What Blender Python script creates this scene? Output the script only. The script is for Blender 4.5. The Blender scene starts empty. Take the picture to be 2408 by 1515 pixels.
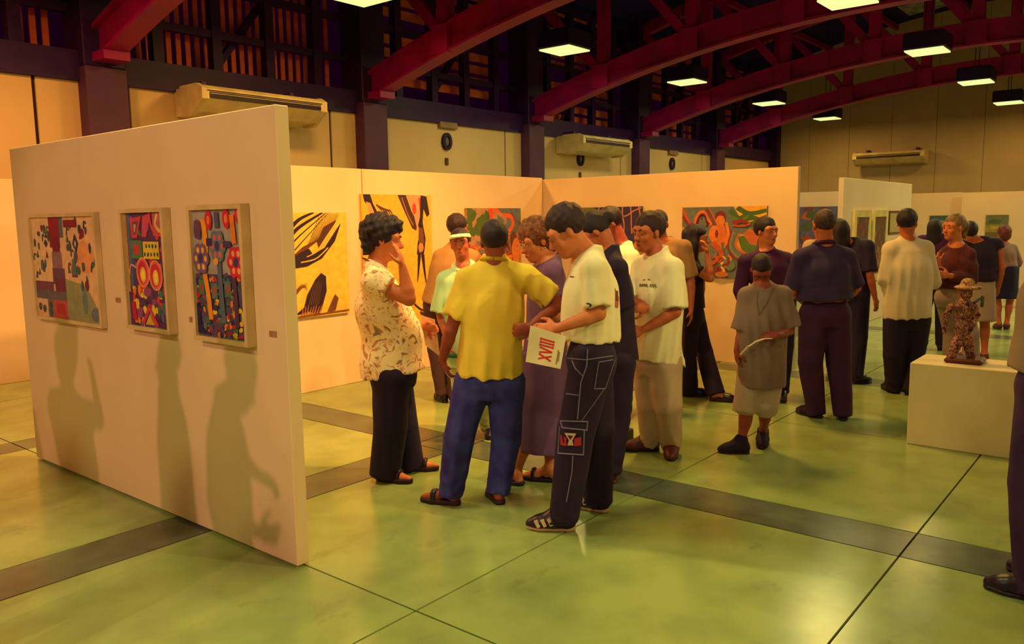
import bpy, math, random
import numpy as np
from mathutils import Matrix, Vector
from mathutils.bvhtree import BVHTree

S = bpy.context.scene
COL = S.collection

# ------------------------------------------------------------------ camera, world, light, exposure
# world axes follow the hall: X runs along the long wall, Y across the hall, metres, floor at z = 0
F_PX, PITCH, ROLL, ANG, CAM_Z = 1910.0, 0.1258, -0.014, math.radians(39.2), 1.62
CF = np.array([math.cos(ANG), math.sin(ANG), 0.0])      # horizontal view direction
CR = np.array([math.sin(ANG), -math.cos(ANG), 0.0])     # to the viewer's right
EYE = np.array([0.0, 0.0, CAM_Z])

def ray(x, y):
    X = (x - 1204) / F_PX; Y = (757.5 - y) / F_PX
    c, s = math.cos(ROLL), math.sin(ROLL)
    X, Y = c * X - s * Y, s * X + c * Y
    cp, sp = math.cos(PITCH), math.sin(PITCH)
    return CR * X + CF * (cp + Y * sp) + np.array([0, 0, -sp + Y * cp])

def fl(x, y, z=0.0):
    d = ray(x, y); return EYE + d * ((z - CAM_Z) / d[2])

def at(x, y, D):
    d = ray(x, y); return EYE + d * (D / float(d @ CF))

cam_d = bpy.data.cameras.new('camera'); cam = bpy.data.objects.new('camera', cam_d); COL.objects.link(cam)
cam_d.sensor_fit = 'HORIZONTAL'; cam_d.sensor_width = 36.0; cam_d.lens = 36.0 * F_PX / 2408.0
cam_d.clip_start = 0.05; cam_d.clip_end = 200
fw = CF * math.cos(PITCH) + np.array([0, 0, -math.sin(PITCH)])
up0 = CF * math.sin(PITCH) + np.array([0, 0, math.cos(PITCH)])
rt = CR * math.cos(ROLL) + up0 * math.sin(ROLL); upc = -CR * math.sin(ROLL) + up0 * math.cos(ROLL)
m4 = Matrix.Identity(4)
for i in range(3):
    m4[i][0] = rt[i]; m4[i][1] = upc[i]; m4[i][2] = -fw[i]; m4[i][3] = EYE[i]
cam.matrix_world = m4
S.camera = cam

S.view_settings.view_transform = 'Standard'; S.view_settings.look = 'None'
S.view_settings.gamma = 1.0; S.view_settings.use_curve_mapping = False
S.view_settings.exposure = 0.2

def lin(c):
    out = []
    for v in c[:3]:
        v = v / 255.0
        out.append(v / 12.92 if v <= 0.04045 else ((v + 0.055) / 1.055) ** 2.4)
    return tuple(out) + (1.0,)

W = bpy.data.worlds.new('world'); S.world = W; W.use_nodes = True
W.node_tree.nodes['Background'].inputs[0].default_value = (0.28, 0.0, 0.22, 1)
W.node_tree.nodes['Background'].inputs[1].default_value = 0.022

# pendant rows: every fixture gets its own lamp in the fixture builder
BAY_GREEN = (0.92, 1.0, 0.42)
BAY_PALE = (1.0, 0.96, 0.56)
BAY_WARM = (1.0, 0.53, 0.085)
BAY_ORANGE = (1.0, 0.39, 0.09)
BAY_LIME = (0.82, 1.0, 0.36)
FIXTURES = [  # x, y, power, colour
    (-5.76, 3.35, 20, BAY_WARM), (-5.76, -0.95, 20, BAY_GREEN),
    (-1.63, 7.65, 30, BAY_ORANGE), (-1.63, 3.35, 42, BAY_LIME), (-1.63, -0.95, 62, BAY_LIME),
    (2.51, 7.65, 130, BAY_ORANGE), (2.51, 3.35, 40, BAY_GREEN), (2.51, -0.95, 10, BAY_WARM),
    (6.65, 7.65, 45, BAY_WARM), (6.65, 3.35, 105, BAY_WARM), (6.65, -0.95, 5, BAY_PALE),
    (10.78, 7.65, 26, BAY_GREEN), (10.78, 3.35, 42, BAY_GREEN), (10.78, -0.95, 20, BAY_PALE),
    (14.92, 7.65, 25, BAY_GREEN), (14.92, 3.35, 36, BAY_GREEN), (14.92, -0.95, 170, BAY_GREEN),
    (19.07, 7.65, 26, BAY_GREEN), (19.07, 3.35, 24, BAY_WARM), (19.07, -0.95, 12, BAY_WARM),
    (23.2, 7.65, 26, BAY_WARM), (23.2, 3.35, 26, BAY_WARM)]
# unseen spot lamps added to light the panels and the group: x, y, z, aim x, y, z, power, cone deg
ADDED_SPOTS = [
    (4.6, 2.6, 4.35, 4.9, 5.8, 0.3, 950, 74),
    (8.72, 2.4, 4.35, 7.6, 6.3, 1.2, 260, 55),
    (-3.66, 2.6, 3.7, 2.2, 4.3, 1.0, 420, 40),
    (4.6, -2.6, 3.75, 2.9, 2.9, 1.0, 520, 46),
]

# ------------------------------------------------------------------ helpers
_mats = {}
def mat(name, c, rough=0.6, c2=None, scale=4.0, bump=0.0, bscale=40.0, metal=0.0, emit=None, es=0.0, spec=0.4, stretch=None, detail=4.0, fac=(0.35, 0.65), sheen=0.0):
    key = name
    if key in _mats: return _mats[key]
    m = bpy.data.materials.new(name); m.use_nodes = True
    nt = m.node_tree; b = nt.nodes['Principled BSDF']
    b.inputs['Base Color'].default_value = lin(c); b.inputs['Roughness'].default_value = rough
    b.inputs['Metallic'].default_value = metal; b.inputs['Specular IOR Level'].default_value = spec
    if sheen: b.inputs['Sheen Weight'].default_value = sheen
    if emit is not None:
        b.inputs['Emission Color'].default_value = tuple(emit) + (1,) if len(emit) == 3 else emit
        b.inputs['Emission Strength'].default_value = es
    if c2 is None: c2 = tuple(max(0, v * 0.86) for v in c)
    tc = nt.nodes.new('ShaderNodeTexCoord'); mp = nt.nodes.new('ShaderNodeMapping')
    if stretch: mp.inputs['Scale'].default_value = stretch
    nt.links.new(tc.outputs['Object'], mp.inputs[0])
    n = nt.nodes.new('ShaderNodeTexNoise'); n.inputs['Scale'].default_value = scale; n.inputs['Detail'].default_value = detail
    nt.links.new(mp.outputs[0], n.inputs['Vector'])
    r = nt.nodes.new('ShaderNodeValToRGB'); r.color_ramp.elements[0].position = fac[0]; r.color_ramp.elements[1].position = fac[1]
    r.color_ramp.elements[0].color = lin(c2); r.color_ramp.elements[1].color = lin(c)
    nt.links.new(n.outputs['Fac'], r.inputs[0]); nt.links.new(r.outputs[0], b.inputs['Base Color'])
    if bump:
        n2 = nt.nodes.new('ShaderNodeTexNoise'); n2.inputs['Scale'].default_value = bscale; n2.inputs['Detail'].default_value = 3
        nt.links.new(mp.outputs[0], n2.inputs['Vector'])
        bp = nt.nodes.new('ShaderNodeBump'); bp.inputs['Strength'].default_value = bump; bp.inputs['Distance'].default_value = 0.02
        nt.links.new(n2.outputs['Fac'], bp.inputs['Height']); nt.links.new(bp.outputs[0], b.inputs['Normal'])
    _mats[key] = m
    return m

def plain(c, rough=0.6):
    return mat('paint_%d_%d_%d' % tuple(int(v) for v in c), c, rough, scale=18.0, c2=tuple(v * 0.9 for v in c))

def patt(name, cols, scale=9.0, rough=0.8, kind='noise', distortion=1.5):
    """cloth or sculpture with a printed / mottled many-coloured pattern"""
    if name in _mats: return _mats[name]
    m = bpy.data.materials.new(name); m.use_nodes = True
    nt = m.node_tree; b = nt.nodes['Principled BSDF']; b.inputs['Roughness'].default_value = rough
    tc = nt.nodes.new('ShaderNodeTexCoord')
    if kind == 'noise':
        n = nt.nodes.new('ShaderNodeTexNoise'); n.inputs['Scale'].default_value = scale; n.inputs['Detail'].default_value = 3; n.inputs['Distortion'].default_value = distortion
        out = n.outputs['Fac']; nt.links.new(tc.outputs['Object'], n.inputs['Vector'])
    elif kind == 'brick':
        n = nt.nodes.new('ShaderNodeTexChecker'); n.inputs['Scale'].default_value = scale
        out = n.outputs['Fac']; nt.links.new(tc.outputs['Object'], n.inputs['Vector'])
    else:
        n = nt.nodes.new('ShaderNodeTexVoronoi'); n.inputs['Scale'].default_value = scale
        out = n.outputs['Distance']; nt.links.new(tc.outputs['Object'], n.inputs['Vector'])
    r = nt.nodes.new('ShaderNodeValToRGB'); el = r.color_ramp.elements
    while len(el) < len(cols): el.new(0.5)
    for i, (p, c) in enumerate(cols): el[i].position = p; el[i].color = lin(c)
    nt.links.new(out, r.inputs[0]); nt.links.new(r.outputs[0], b.inputs['Base Color'])
    _mats[name] = m
    return m

def link(o, parent=None):
    COL.objects.link(o)
    if parent is not None: o.parent = parent
    return o

def tag(o, label=None, cat=None, group=None, kind=None):
    if label: o['label'] = label
    if cat: o['category'] = cat
    if group: o['group'] = group
    if kind: o['kind'] = kind
    return o

def empty(name, loc, rz=0.0):
    o = bpy.data.objects.new(name, None); o.location = loc; o.rotation_euler = (0, 0, rz); o.empty_display_size = 0.1
    return link(o)

class MB:
    """collects solids, builds one mesh object"""
    def __init__(s): s.v = []; s.f = []; s.mi = []
    def add(s, vs, fs, mi=0):
        n = len(s.v); s.v += [tuple(map(float, p)) for p in vs]; s.f += [tuple(i + n for i in f) for f in fs]; s.mi += [mi] * len(fs)
    def box(s, lo, hi, mi=0):
        x0, y0, z0 = lo; x1, y1, z1 = hi
        s.add([(x0, y0, z0), (x1, y0, z0), (x1, y1, z0), (x0, y1, z0), (x0, y0, z1), (x1, y0, z1), (x1, y1, z1), (x0, y1, z1)],
              [(0, 3, 2, 1), (4, 5, 6, 7), (0, 1, 5, 4), (1, 2, 6, 5), (2, 3, 7, 6), (3, 0, 4, 7)], mi)
    def bevbox(s, lo, hi, b=0.01, mi=0):
        lo = np.array(lo, float); hi = np.array(hi, float); vs = []; c = (lo + hi) / 2
        b = min(b, *(0.45 * (hi - lo)))
        for sx in (0, 1):
            for sy in (0, 1):
                for sz in (0, 1):
                    p = np.array([hi[0] if sx else lo[0], hi[1] if sy else lo[1], hi[2] if sz else lo[2]])
                    d = np.sign(c - p) * b
                    vs += [p + (0, d[1], d[2]), p + (d[0], 0, d[2]), p + (d[0], d[1], 0)]
        I = lambda x, y, z, a: ((x * 2 + y) * 2 + z) * 3 + a
        fs = []
        for x in (0, 1): q = [I(x, 0, 0, 0), I(x, 1, 0, 0), I(x, 1, 1, 0), I(x, 0, 1, 0)]; fs.append(q if x else q[::-1])
        for y in (0, 1): q = [I(0, y, 0, 1), I(0, y, 1, 1), I(1, y, 1, 1), I(1, y, 0, 1)]; fs.append(q if y else q[::-1])
        for z in (0, 1): q = [I(0, 0, z, 2), I(1, 0, z, 2), I(1, 1, z, 2), I(0, 1, z, 2)]; fs.append(q if z else q[::-1])
        for a, b1 in ((0, 1), (1, 0)):
            pass
        for y in (0, 1):
            for z in (0, 1):
                q = [I(0, y, z, 1), I(1, y, z, 1), I(1, y, z, 2), I(0, y, z, 2)]; fs.append(q if (y ^ z) else q[::-1])
        for x in (0, 1):
            for z in (0, 1):
                q = [I(x, 0, z, 0), I(x, 1, z, 0), I(x, 1, z, 2), I(x, 0, z, 2)]; fs.append(q[::-1] if (x ^ z) else q)
        for x in (0, 1):
            for y in (0, 1):
                q = [I(x, y, 0, 0), I(x, y, 1, 0), I(x, y, 1, 1), I(x, y, 0, 1)]; fs.append(q if (x ^ y) else q[::-1])
        for x in (0, 1):
            for y in (0, 1):
                for z in (0, 1):
                    q = [I(x, y, z, 0), I(x, y, z, 1), I(x, y, z, 2)]; fs.append(q if (x ^ y ^ z) else q[::-1])
        s.add(vs, fs, mi)
    def bar(s, a, b, w, h, upv=(0, 0, 1), mi=0):
        """rectangular bar from a to b, w across, h along upv"""
        a = np.array(a, float); b = np.array(b, float); d = b - a; d /= np.linalg.norm(d)
        u = np.array(upv, float); sd = np.cross(d, u); sd /= np.linalg.norm(sd); u = np.cross(sd, d)
        vs = []
        for p in (a, b):
            for i, j in ((-1, -1), (1, -1), (1, 1), (-1, 1)): vs.append(p + sd * i * w / 2 + u * j * h / 2)
        s.add(vs, [(0, 3, 2, 1), (4, 5, 6, 7), (0, 1, 5, 4), (1, 2, 6, 5), (2, 3, 7, 6), (3, 0, 4, 7)], mi)
    def prism(s, poly, axis, lo, hi, mi=0):
        """polygon (2D) extruded along axis 0/1/2"""
        n = len(poly); vs = []
        for t in (lo, hi):
            for p in poly:
                q = list(p); q.insert(axis, t); vs.append(q)
        fs = [tuple(range(n))[::-1], tuple(range(n, 2 * n))] + [(i, (i + 1) % n, n + (i + 1) % n, n + i) for i in range(n)]
        s.add(vs, fs, mi)
    def tube(s, pts, r, n=8, mi=0):
        pts = [np.array(p, float) for p in pts]; m = len(pts); vs = []
        rr = r if hasattr(r, '__len__') else [r] * m
        for i, p in enumerate(pts):
            d = pts[min(i + 1, m - 1)] - pts[max(i - 1, 0)]; d /= np.linalg.norm(d) + 1e-9
            u = np.cross(d, (0, 0, 1)) if abs(d[2]) < 0.9 else np.cross(d, (1, 0, 0)); u /= np.linalg.norm(u); w = np.cross(d, u)
            for k in range(n):
                a = 2 * math.pi * k / n; vs.append(p + (u * math.cos(a) + w * math.sin(a)) * rr[i])
        fs = [(i * n + k, i * n + (k + 1) % n, (i + 1) * n + (k + 1) % n, (i + 1) * n + k) for i in range(m - 1) for k in range(n)]
        fs += [tuple(range(n))[::-1], tuple(range((m - 1) * n, m * n))]
        s.add(vs, fs, mi)
    def ball(s, c, r, n=12, R=None, mi=0):
        c = np.array(c, float); r = np.array(r if hasattr(r, '__len__') else (r, r, r), float); vs = []; k = n // 2
        R = np.eye(3) if R is None else R
        for i in range(k + 1):
            th = math.pi * i / k
            for j in range(n):
                ph = 2 * math.pi * j / n
                q = np.array([math.sin(th) * math.cos(ph), math.sin(th) * math.sin(ph), math.cos(th)]) * r
                vs.append(c + R @ q)
        s.add(vs, [(i * n + j, (i + 1) * n + j, (i + 1) * n + (j + 1) % n, i * n + (j + 1) % n) for i in range(k) for j in range(n)], mi)
    def build(s, name, m, parent=None, smooth=False, loc=None, off=None):
        me = bpy.data.meshes.new(name)
        v = s.v if off is None else [(p[0] - off[0], p[1] - off[1], p[2] - off[2]) for p in s.v]
        me.from_pydata(v, [], s.f); 
        for mm in (m if isinstance(m, (list, tuple)) else [m]): me.materials.append(mm)
        if any(s.mi): me.polygons.foreach_set('material_index', s.mi)
        if smooth: me.polygons.foreach_set('use_smooth', [True] * len(s.f))
        me.update()
        o = bpy.data.objects.new(name, me)
        if loc is not None: o.location = loc
        return link(o, parent)

def dup(o, parent=None, loc=None):
    c = o.copy(); link(c, parent)
    if loc is not None: c.location = loc
    return c

# ------------------------------------------------------------------ materials of the setting
M_PANEL = mat('panel_white_paint', (228, 196, 174), 0.55, c2=(221, 188, 166), scale=1.5, bump=0.05, bscale=120)
M_WALL = mat('wall_cream', (214, 186, 150), 0.7, c2=(204, 176, 142), scale=0.8)
M_ENDWALL = mat('end_wall_paint', (184, 166, 148), 0.8, c2=(172, 154, 138), scale=0.8)
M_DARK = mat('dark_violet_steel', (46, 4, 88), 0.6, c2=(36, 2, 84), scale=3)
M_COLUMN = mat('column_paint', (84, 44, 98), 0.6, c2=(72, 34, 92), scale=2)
M_RED = mat('truss_red_paint', (160, 0, 104), 0.5, c2=(128, 0, 100), scale=2.0)
M_ROOF = mat('roof_underside', (26, 2, 120), 0.9, c2=(16, 0, 96), scale=1.2)
M_SHEET = mat('roof_light_sheet', (170, 176, 190), 0.9, c2=(110, 104, 150), scale=5)
M_SLAT = mat('shutter_slat', (255, 140, 80), 0.7, c2=(220, 80, 70), scale=3)
M_BACKING = mat('wall_backing_dark', (46, 22, 44), 0.8)
M_SLAB = mat('polished_concrete', (146, 164, 110), 0.2, c2=(122, 140, 96), scale=3.2, bump=0.015, bscale=60, spec=0.5, detail=12, fac=(0.25, 0.6))
M_BAND = mat('dark_inlay_concrete', (88, 100, 88), 0.26, c2=(74, 82, 82), scale=5, spec=0.5)
M_JOINT = mat('joint_filler', (58, 44, 44), 0.8)
M_AC = mat('ac_plastic', (226, 206, 168), 0.45)
M_ACD = mat('ac_vent_dark', (40, 18, 50), 0.6)
M_BLACK = mat('black_metal', (22, 2, 84), 0.45)

nt = M_SLAB.node_tree; bs = nt.nodes['Principled BSDF']; lk = bs.inputs['Base Color'].links[0]; src_ = lk.from_socket
tc_ = nt.nodes.new('ShaderNodeTexCoord'); mp_ = nt.nodes.new('ShaderNodeMapping'); mp_.inputs['Scale'].default_value = (1.0, 1.7, 1); mp_.inputs['Rotation'].default_value = (0, 0, .6); nt.links.new(tc_.outputs['Object'], mp_.inputs[0])
n_ = nt.nodes.new('ShaderNodeTexNoise'); n_.inputs['Scale'].default_value = 1.7; n_.inputs['Detail'].default_value = 10; n_.inputs['Roughness'].default_value = .7; nt.links.new(mp_.outputs[0], n_.inputs['Vector'])
r_ = nt.nodes.new('ShaderNodeValToRGB'); r_.color_ramp.elements[0].position = .58; r_.color_ramp.elements[1].position = .72; r_.color_ramp.elements[0].color = (0, 0, 0, 1); r_.color_ramp.elements[1].color = (.55, .55, .55, 1); nt.links.new(n_.outputs['Fac'], r_.inputs[0])
mx_ = nt.nodes.new('ShaderNodeMix'); mx_.data_type = 'RGBA'; nt.links.new(r_.outputs[0], mx_.inputs[0]); nt.links.new(src_, mx_.inputs[6]); mx_.inputs[7].default_value = lin((92, 92, 74)); nt.links.new(mx_.outputs[2], bs.inputs['Base Color'])
n2_ = nt.nodes.new('ShaderNodeTexNoise'); n2_.inputs['Scale'].default_value = 140; nt.links.new(tc_.outputs['Object'], n2_.inputs['Vector'])
# ------------------------------------------------------------------ floor
UB = [(-8.0, -5.8), (-5.8, -3.98), (-3.98, -3.62, 1), (-3.62, -1.8), (-1.8, 0.02), (0.02, 0.38, 1), (0.38, 2.23), (2.23, 4.02), (4.02, 4.38, 1), (4.38, 6.2), (6.2, 8.02), (8.02, 8.38, 1), (8.38, 10.2), (10.2, 12.02), (12.02, 12.38, 1), (12.38, 14.2), (14.2, 16.02), (16.02, 16.38, 1), (16.38, 18.2), (18.2, 20.02), (20.02, 20.38, 1), (20.38, 22.8), (22.8, 25.3)]
VB = [(-4.0, -2.0), (-2.0, -0.6), (-0.6, -0.28, 1), (-0.28, 0.92), (0.92, 2.36), (2.36, 3.87), (3.87, 4.22, 1), (4.22, 6.42), (6.42, 6.72, 1), (6.72, 8.4), (8.4, 10.0)]
fb = MB(); fb.box((-8.05, -4.05, -0.2), (25.4, 10.05, -0.012)); floor = fb.build('floor', M_JOINT); tag(floor, kind='structure')
for ub in UB:
    for vb in VB:
        g = 0.005; band = len(ub) > 2 or len(vb) > 2
        s = MB(); s.box((ub[0] + g, vb[0] + g, -0.02), (ub[1] - g, vb[1] - g, 0.0))
        s.build('inlay_strip' if band else 'floor_slab', M_BAND if band else M_SLAB, floor)

# ------------------------------------------------------------------ walls
COLS_U = [-3.66, 0.47, 4.6, 8.72, 12.85, 17.0, 21.14]
WV = 10.0
w = MB(); w.box((-8.0, WV + 0.03, 0), (25.4, WV + 0.25, 3.3)); wall = w.build('wall_back', M_BACKING); tag(wall, kind='structure')
edges = [-8.0]
for c in COLS_U: edges += [c - 0.72, c + 0.34]
edges.append(25.3)
for a, b in zip(edges[:-1], edges[1:]):
    p = MB(); p.bevbox((a + 0.02, WV, 0.0), (b - 0.02, WV + 0.05, 3.28), 0.004); p.build('wall_panel', M_WALL, wall)
w = MB(); w.box((25.38, -4.0, 0), (25.6, WV + 0.2, 7.6)); ew = w.build('wall_end', M_BACKING); tag(ew, kind='structure')
vs_ = [-4.0 + 1.17 * i for i in range(12)] + [WV]
for a, b in zip(vs_[:-1], vs_[1:]):
    p = MB(); p.bevbox((25.35, a + 0.004, 0.0), (25.39, b - 0.004, 7.4), 0.004); p.build('wall_panel', M_ENDWALL, ew)
w = MB(); w.box((-8.2, -4.25, 0), (25.4, -4.0, 6.4)); tag(w.build('wall_front', M_WALL), kind='structure')
w = MB(); w.box((-8.25, -4.0, 0), (-8.0, WV, 6.4)); tag(w.build('wall_left', M_WALL), kind='structure')

# upper part of the long wall: beam, mullions, rails, shutter slats
b = MB(); b.box((-8.0, WV - 0.06, 3.28), (25.35, WV + 0.25, 3.62)); tr = b.build('trim_1', M_DARK); tag(tr, kind='structure')
up_ = MB(); up_.box((-8.0, WV + 0.1, 5.98), (25.35, WV + 0.3, 6.5)); uw = up_.build('wall_upper', M_ROOF); tag(uw, kind='structure')
slv = MB(); slv.box((-0.035, -0.012, 0), (0.035, 0.012, 0.56)); slat_v = None
slh_mesh = None
for ci, c in enumerate(COLS_U):
    nxt = COLS_U[ci + 1] if ci + 1 < len(COLS_U) else 25.3
    L = nxt - c
    for k in range(1, 5):
        x = c + L * k / 5
        p = MB(); p.box((x - 0.07, WV + 0.1, 3.62), (x + 0.07, WV + 0.24, 6.3)); p.build('mullion', M_DARK, uw)
    for z in (4.12, 4.72, 5.32, 5.92):
        p = MB(); p.box((c + 0.2, WV + 0.12, z - 0.05), (nxt - 0.2, WV + 0.22, z + 0.05)); p.build('rail', M_DARK, uw)
    if ci in (1, 2):
        for row, z0 in enumerate((3.66, 4.2, 4.8)):
            for i in range(26):
                x = c + 0.35 + i * (L - 0.7) / 25
                if slat_v is None: slat_v = slv.build('slat', M_SLAT, uw, loc=(x, WV + 0.5, z0))
                else: dup(slat_v, uw, (x, WV + 0.5, z0))
    else:
        for i in range(11):
            if (i + ci) % 5 == 3: continue
            z0 = 3.7 + i * 0.22
            if slh_mesh is None:
                sh = MB(); sh.box((0, -0.015, 0), (3.4, 0.015, 0.15)); slh_mesh = sh.build('slat', M_SLAT, uw, loc=(c + 0.35, WV + 0.5, z0))
            else: dup(slh_mesh, uw, (c + 0.35, WV + 0.5, z0))
    d = MB(); d.bar((c + L * .42, WV + 0.35, 3.7), (c + L * .78, WV + 0.35, 5.6), 0.08, 0.1, (0, 1, 0)); d.build('brace', M_DARK, uw)

# columns
for i, c in enumerate(COLS_U):
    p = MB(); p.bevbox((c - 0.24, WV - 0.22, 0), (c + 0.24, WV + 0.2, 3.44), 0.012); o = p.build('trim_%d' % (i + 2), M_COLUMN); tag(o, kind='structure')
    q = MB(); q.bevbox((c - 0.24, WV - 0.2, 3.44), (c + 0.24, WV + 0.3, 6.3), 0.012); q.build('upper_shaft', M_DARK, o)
p = MB(); p.box((25.0, WV - 0.25, 0), (25.34, WV + 0.1, 6.3)); tag(p.build('trim_20', M_DARK), kind='structure')
p = MB(); p.box((21.38, WV - 0.14, 3.30), (25.0, WV - 0.07, 3.58)); tag(p.build('trim_21', M_DARK), kind='structure')

q = MB(); q.tube([(25.2, 8.2, 5.05), (25.2, 2.0, 5.25), (25.2, -3.5, 5.25)], .035, 8); q.build('conduit_pipe', M_DARK, ew, True)
# roof
def roof_z(v): return 7.2 - 1.15 * ((v - 3.0) / 7.2) ** 2
r = MB(); N = 24
prev = None
poly = [(-4.2 + 15.2 * i / N, roof_z(-4.2 + 15.2 * i / N)) for i in range(N + 1)]
poly2 = poly + [(p[0], p[1] + 0.15) for p in poly[::-1]]
for i in range(N):
    q = [poly[i], poly[i + 1], (poly[i + 1][0], poly[i + 1][1] + .15), (poly[i][0], poly[i][1] + .15)]
    r.prism(q, 0, -8.2, 25.5)
roof = r.build('ceiling', M_ROOF); tag(roof, kind='structure')
for v in (-2.5, -0.7, 1.1, 2.9, 4.7, 6.5, 8.3):
    p = MB(); p.box((-8.0, v - 0.05, roof_z(v) - 0.17), (25.3, v + 0.05, roof_z(v) - 0.03)); p.build('purlin', M_RED, roof)
for c in COLS_U[3:]:
    for v in (2.0, 3.8, 5.6):
        for du in (0.9, 2.4):
            p = MB(); z = roof_z(v + .9) - 0.1
            p.add([(c + du, v - .45, roof_z(v - .45) - .02), (c + du + 1.2, v - .45, roof_z(v - .45) - .02), (c + du + 1.2, v + .45, roof_z(v + .45) - .02), (c + du, v + .45, roof_z(v + .45) - .02),
                   (c + du, v - .45, roof_z(v - .45) + .02), (c + du + 1.2, v - .45, roof_z(v - .45) + .02), (c + du + 1.2, v + .45, roof_z(v + .45) + .02), (c + du, v + .45, roof_z(v + .45) + .02)],
                  [(3, 2, 1, 0), (4, 5, 6, 7), (0, 1, 5, 4), (1, 2, 6, 5), (2, 3, 7, 6), (3, 0, 4, 7)])
            p.build('roof_sheet', M_SHEET, roof)

# ------------------------------------------------------------------ trusses
def arch(v): return 4.60 - 1.17 * ((v - 3.0) / 7.0) ** 2
ORD = ['second', 'third', 'fourth', 'fifth', 'sixth']
TR_LABEL = ['red arched roof truss overhead behind the camera, outside the picture',
            'red arched roof truss overhead, springing from the hidden column behind the framed collage panel',
            'red arched roof truss rising from the column beside the nearer wall air conditioner',
            'red arched roof truss springing from the column between the two long-wall air conditioners',
            'red arched roof truss springing from the column beside the smaller long-wall air conditioner',
            'red arched roof truss springing just past the farther long-wall air conditioner',
            'red arched roof truss closest to the end wall']
tr0 = None
def make_truss():
    t = empty('roof_truss', (0, 0, 0))
    vv = np.linspace(-3.76, 9.8, 41)
    for nm, dz, hh, ww, m in (('bottom_chord', 0.19, 0.34, 0.10, M_RED), ('lower_flange', 0.015, 0.04, 0.26, M_RED), ('upper_flange', 0.385, 0.05, 0.26, M_RED)):
        q = MB()
        for a, b_ in zip(vv[:-1], vv[1:]):
            za, zb = arch(a) + dz, arch(b_) + dz
            x = ww / 2; h2 = hh / 2
            q.add([(-x, a, za - h2), (x, a, za - h2), (x, a, za + h2), (-x, a, za + h2), (-x, b_, zb - h2), (x, b_, zb - h2), (x, b_, zb + h2), (-x, b_, zb + h2)],
                  [(0, 1, 2, 3), (7, 6, 5, 4), (0, 4, 5, 1), (1, 5, 6, 2), (2, 6, 7, 3), (3, 7, 4, 0)])
        q.build(nm, m, t)
    q = MB()
    for a, b_ in zip(vv[:-1], vv[1:]): q.bar((0, a, roof_z(a) - .3), (0, b_, roof_z(b_) - .3), 0.2, 0.24)
    q.build('top_chord', M_RED, t)
    vp = [8.25, 6.5, 4.75, 3.0, 1.25, -0.5, -2.25]
    for i, v in enumerate(vp):
        q = MB(); q.bar((0, v, arch(v) + .3), (0, v, roof_z(v) - .3), 0.16, 0.2, (0, 1, 0)); q.build('vertical_post', M_RED, t)
        g = MB(); g.box((-0.15, v - 0.16, arch(v) + 0.02), (-0.06, v + 0.16, arch(v) + 0.42)); g.build('gusset_plate', M_RED, t)
        if i < 4: a, c = (v, 1.75)
        else: a, c = (v, -1.75)
        q = MB(); q.bar((0, a + (0.12 if c > 0 else -0.12), arch(a) + .38), (0, a + c * .9, roof_z(a + c * .9) - .35), 0.12, 0.16, (0, 1, 0)); q.build('diagonal_brace', M_RED, t)
    e = MB(); e.box((-0.15, 9.5, arch(9.7) - 0.04), (0.15, 9.79, arch(9.7) + 0.06)); e.build('bearing_shoe', M_RED, t)
    return t
for i, c in enumerate(COLS_U):
    if tr0 is None: tr0 = make_truss(); t = tr0
    else:
        t = dup(tr0)
        for ch in list(tr0.children): dup(ch, t)
    t.location = (c, 0, 0)
    tag(t, TR_LABEL[i], 'roof truss', 'arched roof trusses')

# ------------------------------------------------------------------ pendant lights
M_DIFF = {}
def diffuser_mat(col):
    k = 'lamp_diffuser_%d' % int(col[1] * 100)
    return mat(k, (230, 240, 190), 0.5, emit=(0.80, 0.93, 0.36), es=0.85)
fx0 = {}
LL = {(10.78, 7.65): 'hanging square lamp over the corner of the back display panels', (14.92, 7.65): 'hanging square lamp in the wall-side row, second past the panel corner',
      (19.07, 7.65): 'hanging square lamp in the wall-side row, third past the panel corner', (23.2, 7.65): 'small hanging square lamp in front of the end wall, wall-side row',
      (10.78, 3.35): 'hanging square lamp of the middle row, cut off by the upper edge', (14.92, 3.35): 'hanging square lamp with dark box, middle row, past two red trusses',
      (19.07, 3.35): 'hanging square lamp of the middle row beside the last red truss', (23.2, 3.35): 'hanging square lamp with dark box against the end wall'}
def make_fixture(col):
    t = empty('pendant_light', (0, 0, 0))
    h = MB(); h.bevbox((-0.31, -0.31, 4.25), (0.31, 0.31, 4.52), 0.02); h.build('housing', M_BLACK, t)
    d = MB(); d.box((-0.285, -0.285, 4.228), (0.285, 0.285, 4.252)); d.build('diffuser', diffuser_mat(col), t)
    for s in (-1, 1):
        q = MB(); q.tube([(0.2 * s, 0, 4.5), (0.2 * s, 0, 6.75)], 0.008, 6); q.build('suspension_rod', M_BLACK, t)
    return t
fix0 = None
for x, y, pw, col in FIXTURES:
    if fix0 is None: fix0 = make_fixture(col); t = fix0
    else:
        t = dup(fix0)
        for ch in list(fix0.children): dup(ch, t)
    t.location = (x, y, 0)
    tag(t, LL.get((x, y), 'square pendant lamp hanging above the visitors, outside the picture'), 'pendant light', 'square pendant lamps')
    ld = bpy.data.lights.new('lamp_light', 'AREA'); ld.shape = 'SQUARE'; ld.size = 0.5; ld.energy = pw; ld.color = col
    lo = bpy.data.objects.new('lamp_light', ld); link(lo, t); lo.location = (0, 0, 4.22)
M_SPOT = mat('spot_glass', (255, 220, 150), 0.4, emit=(1, .6, .2), es=4.0)
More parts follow.
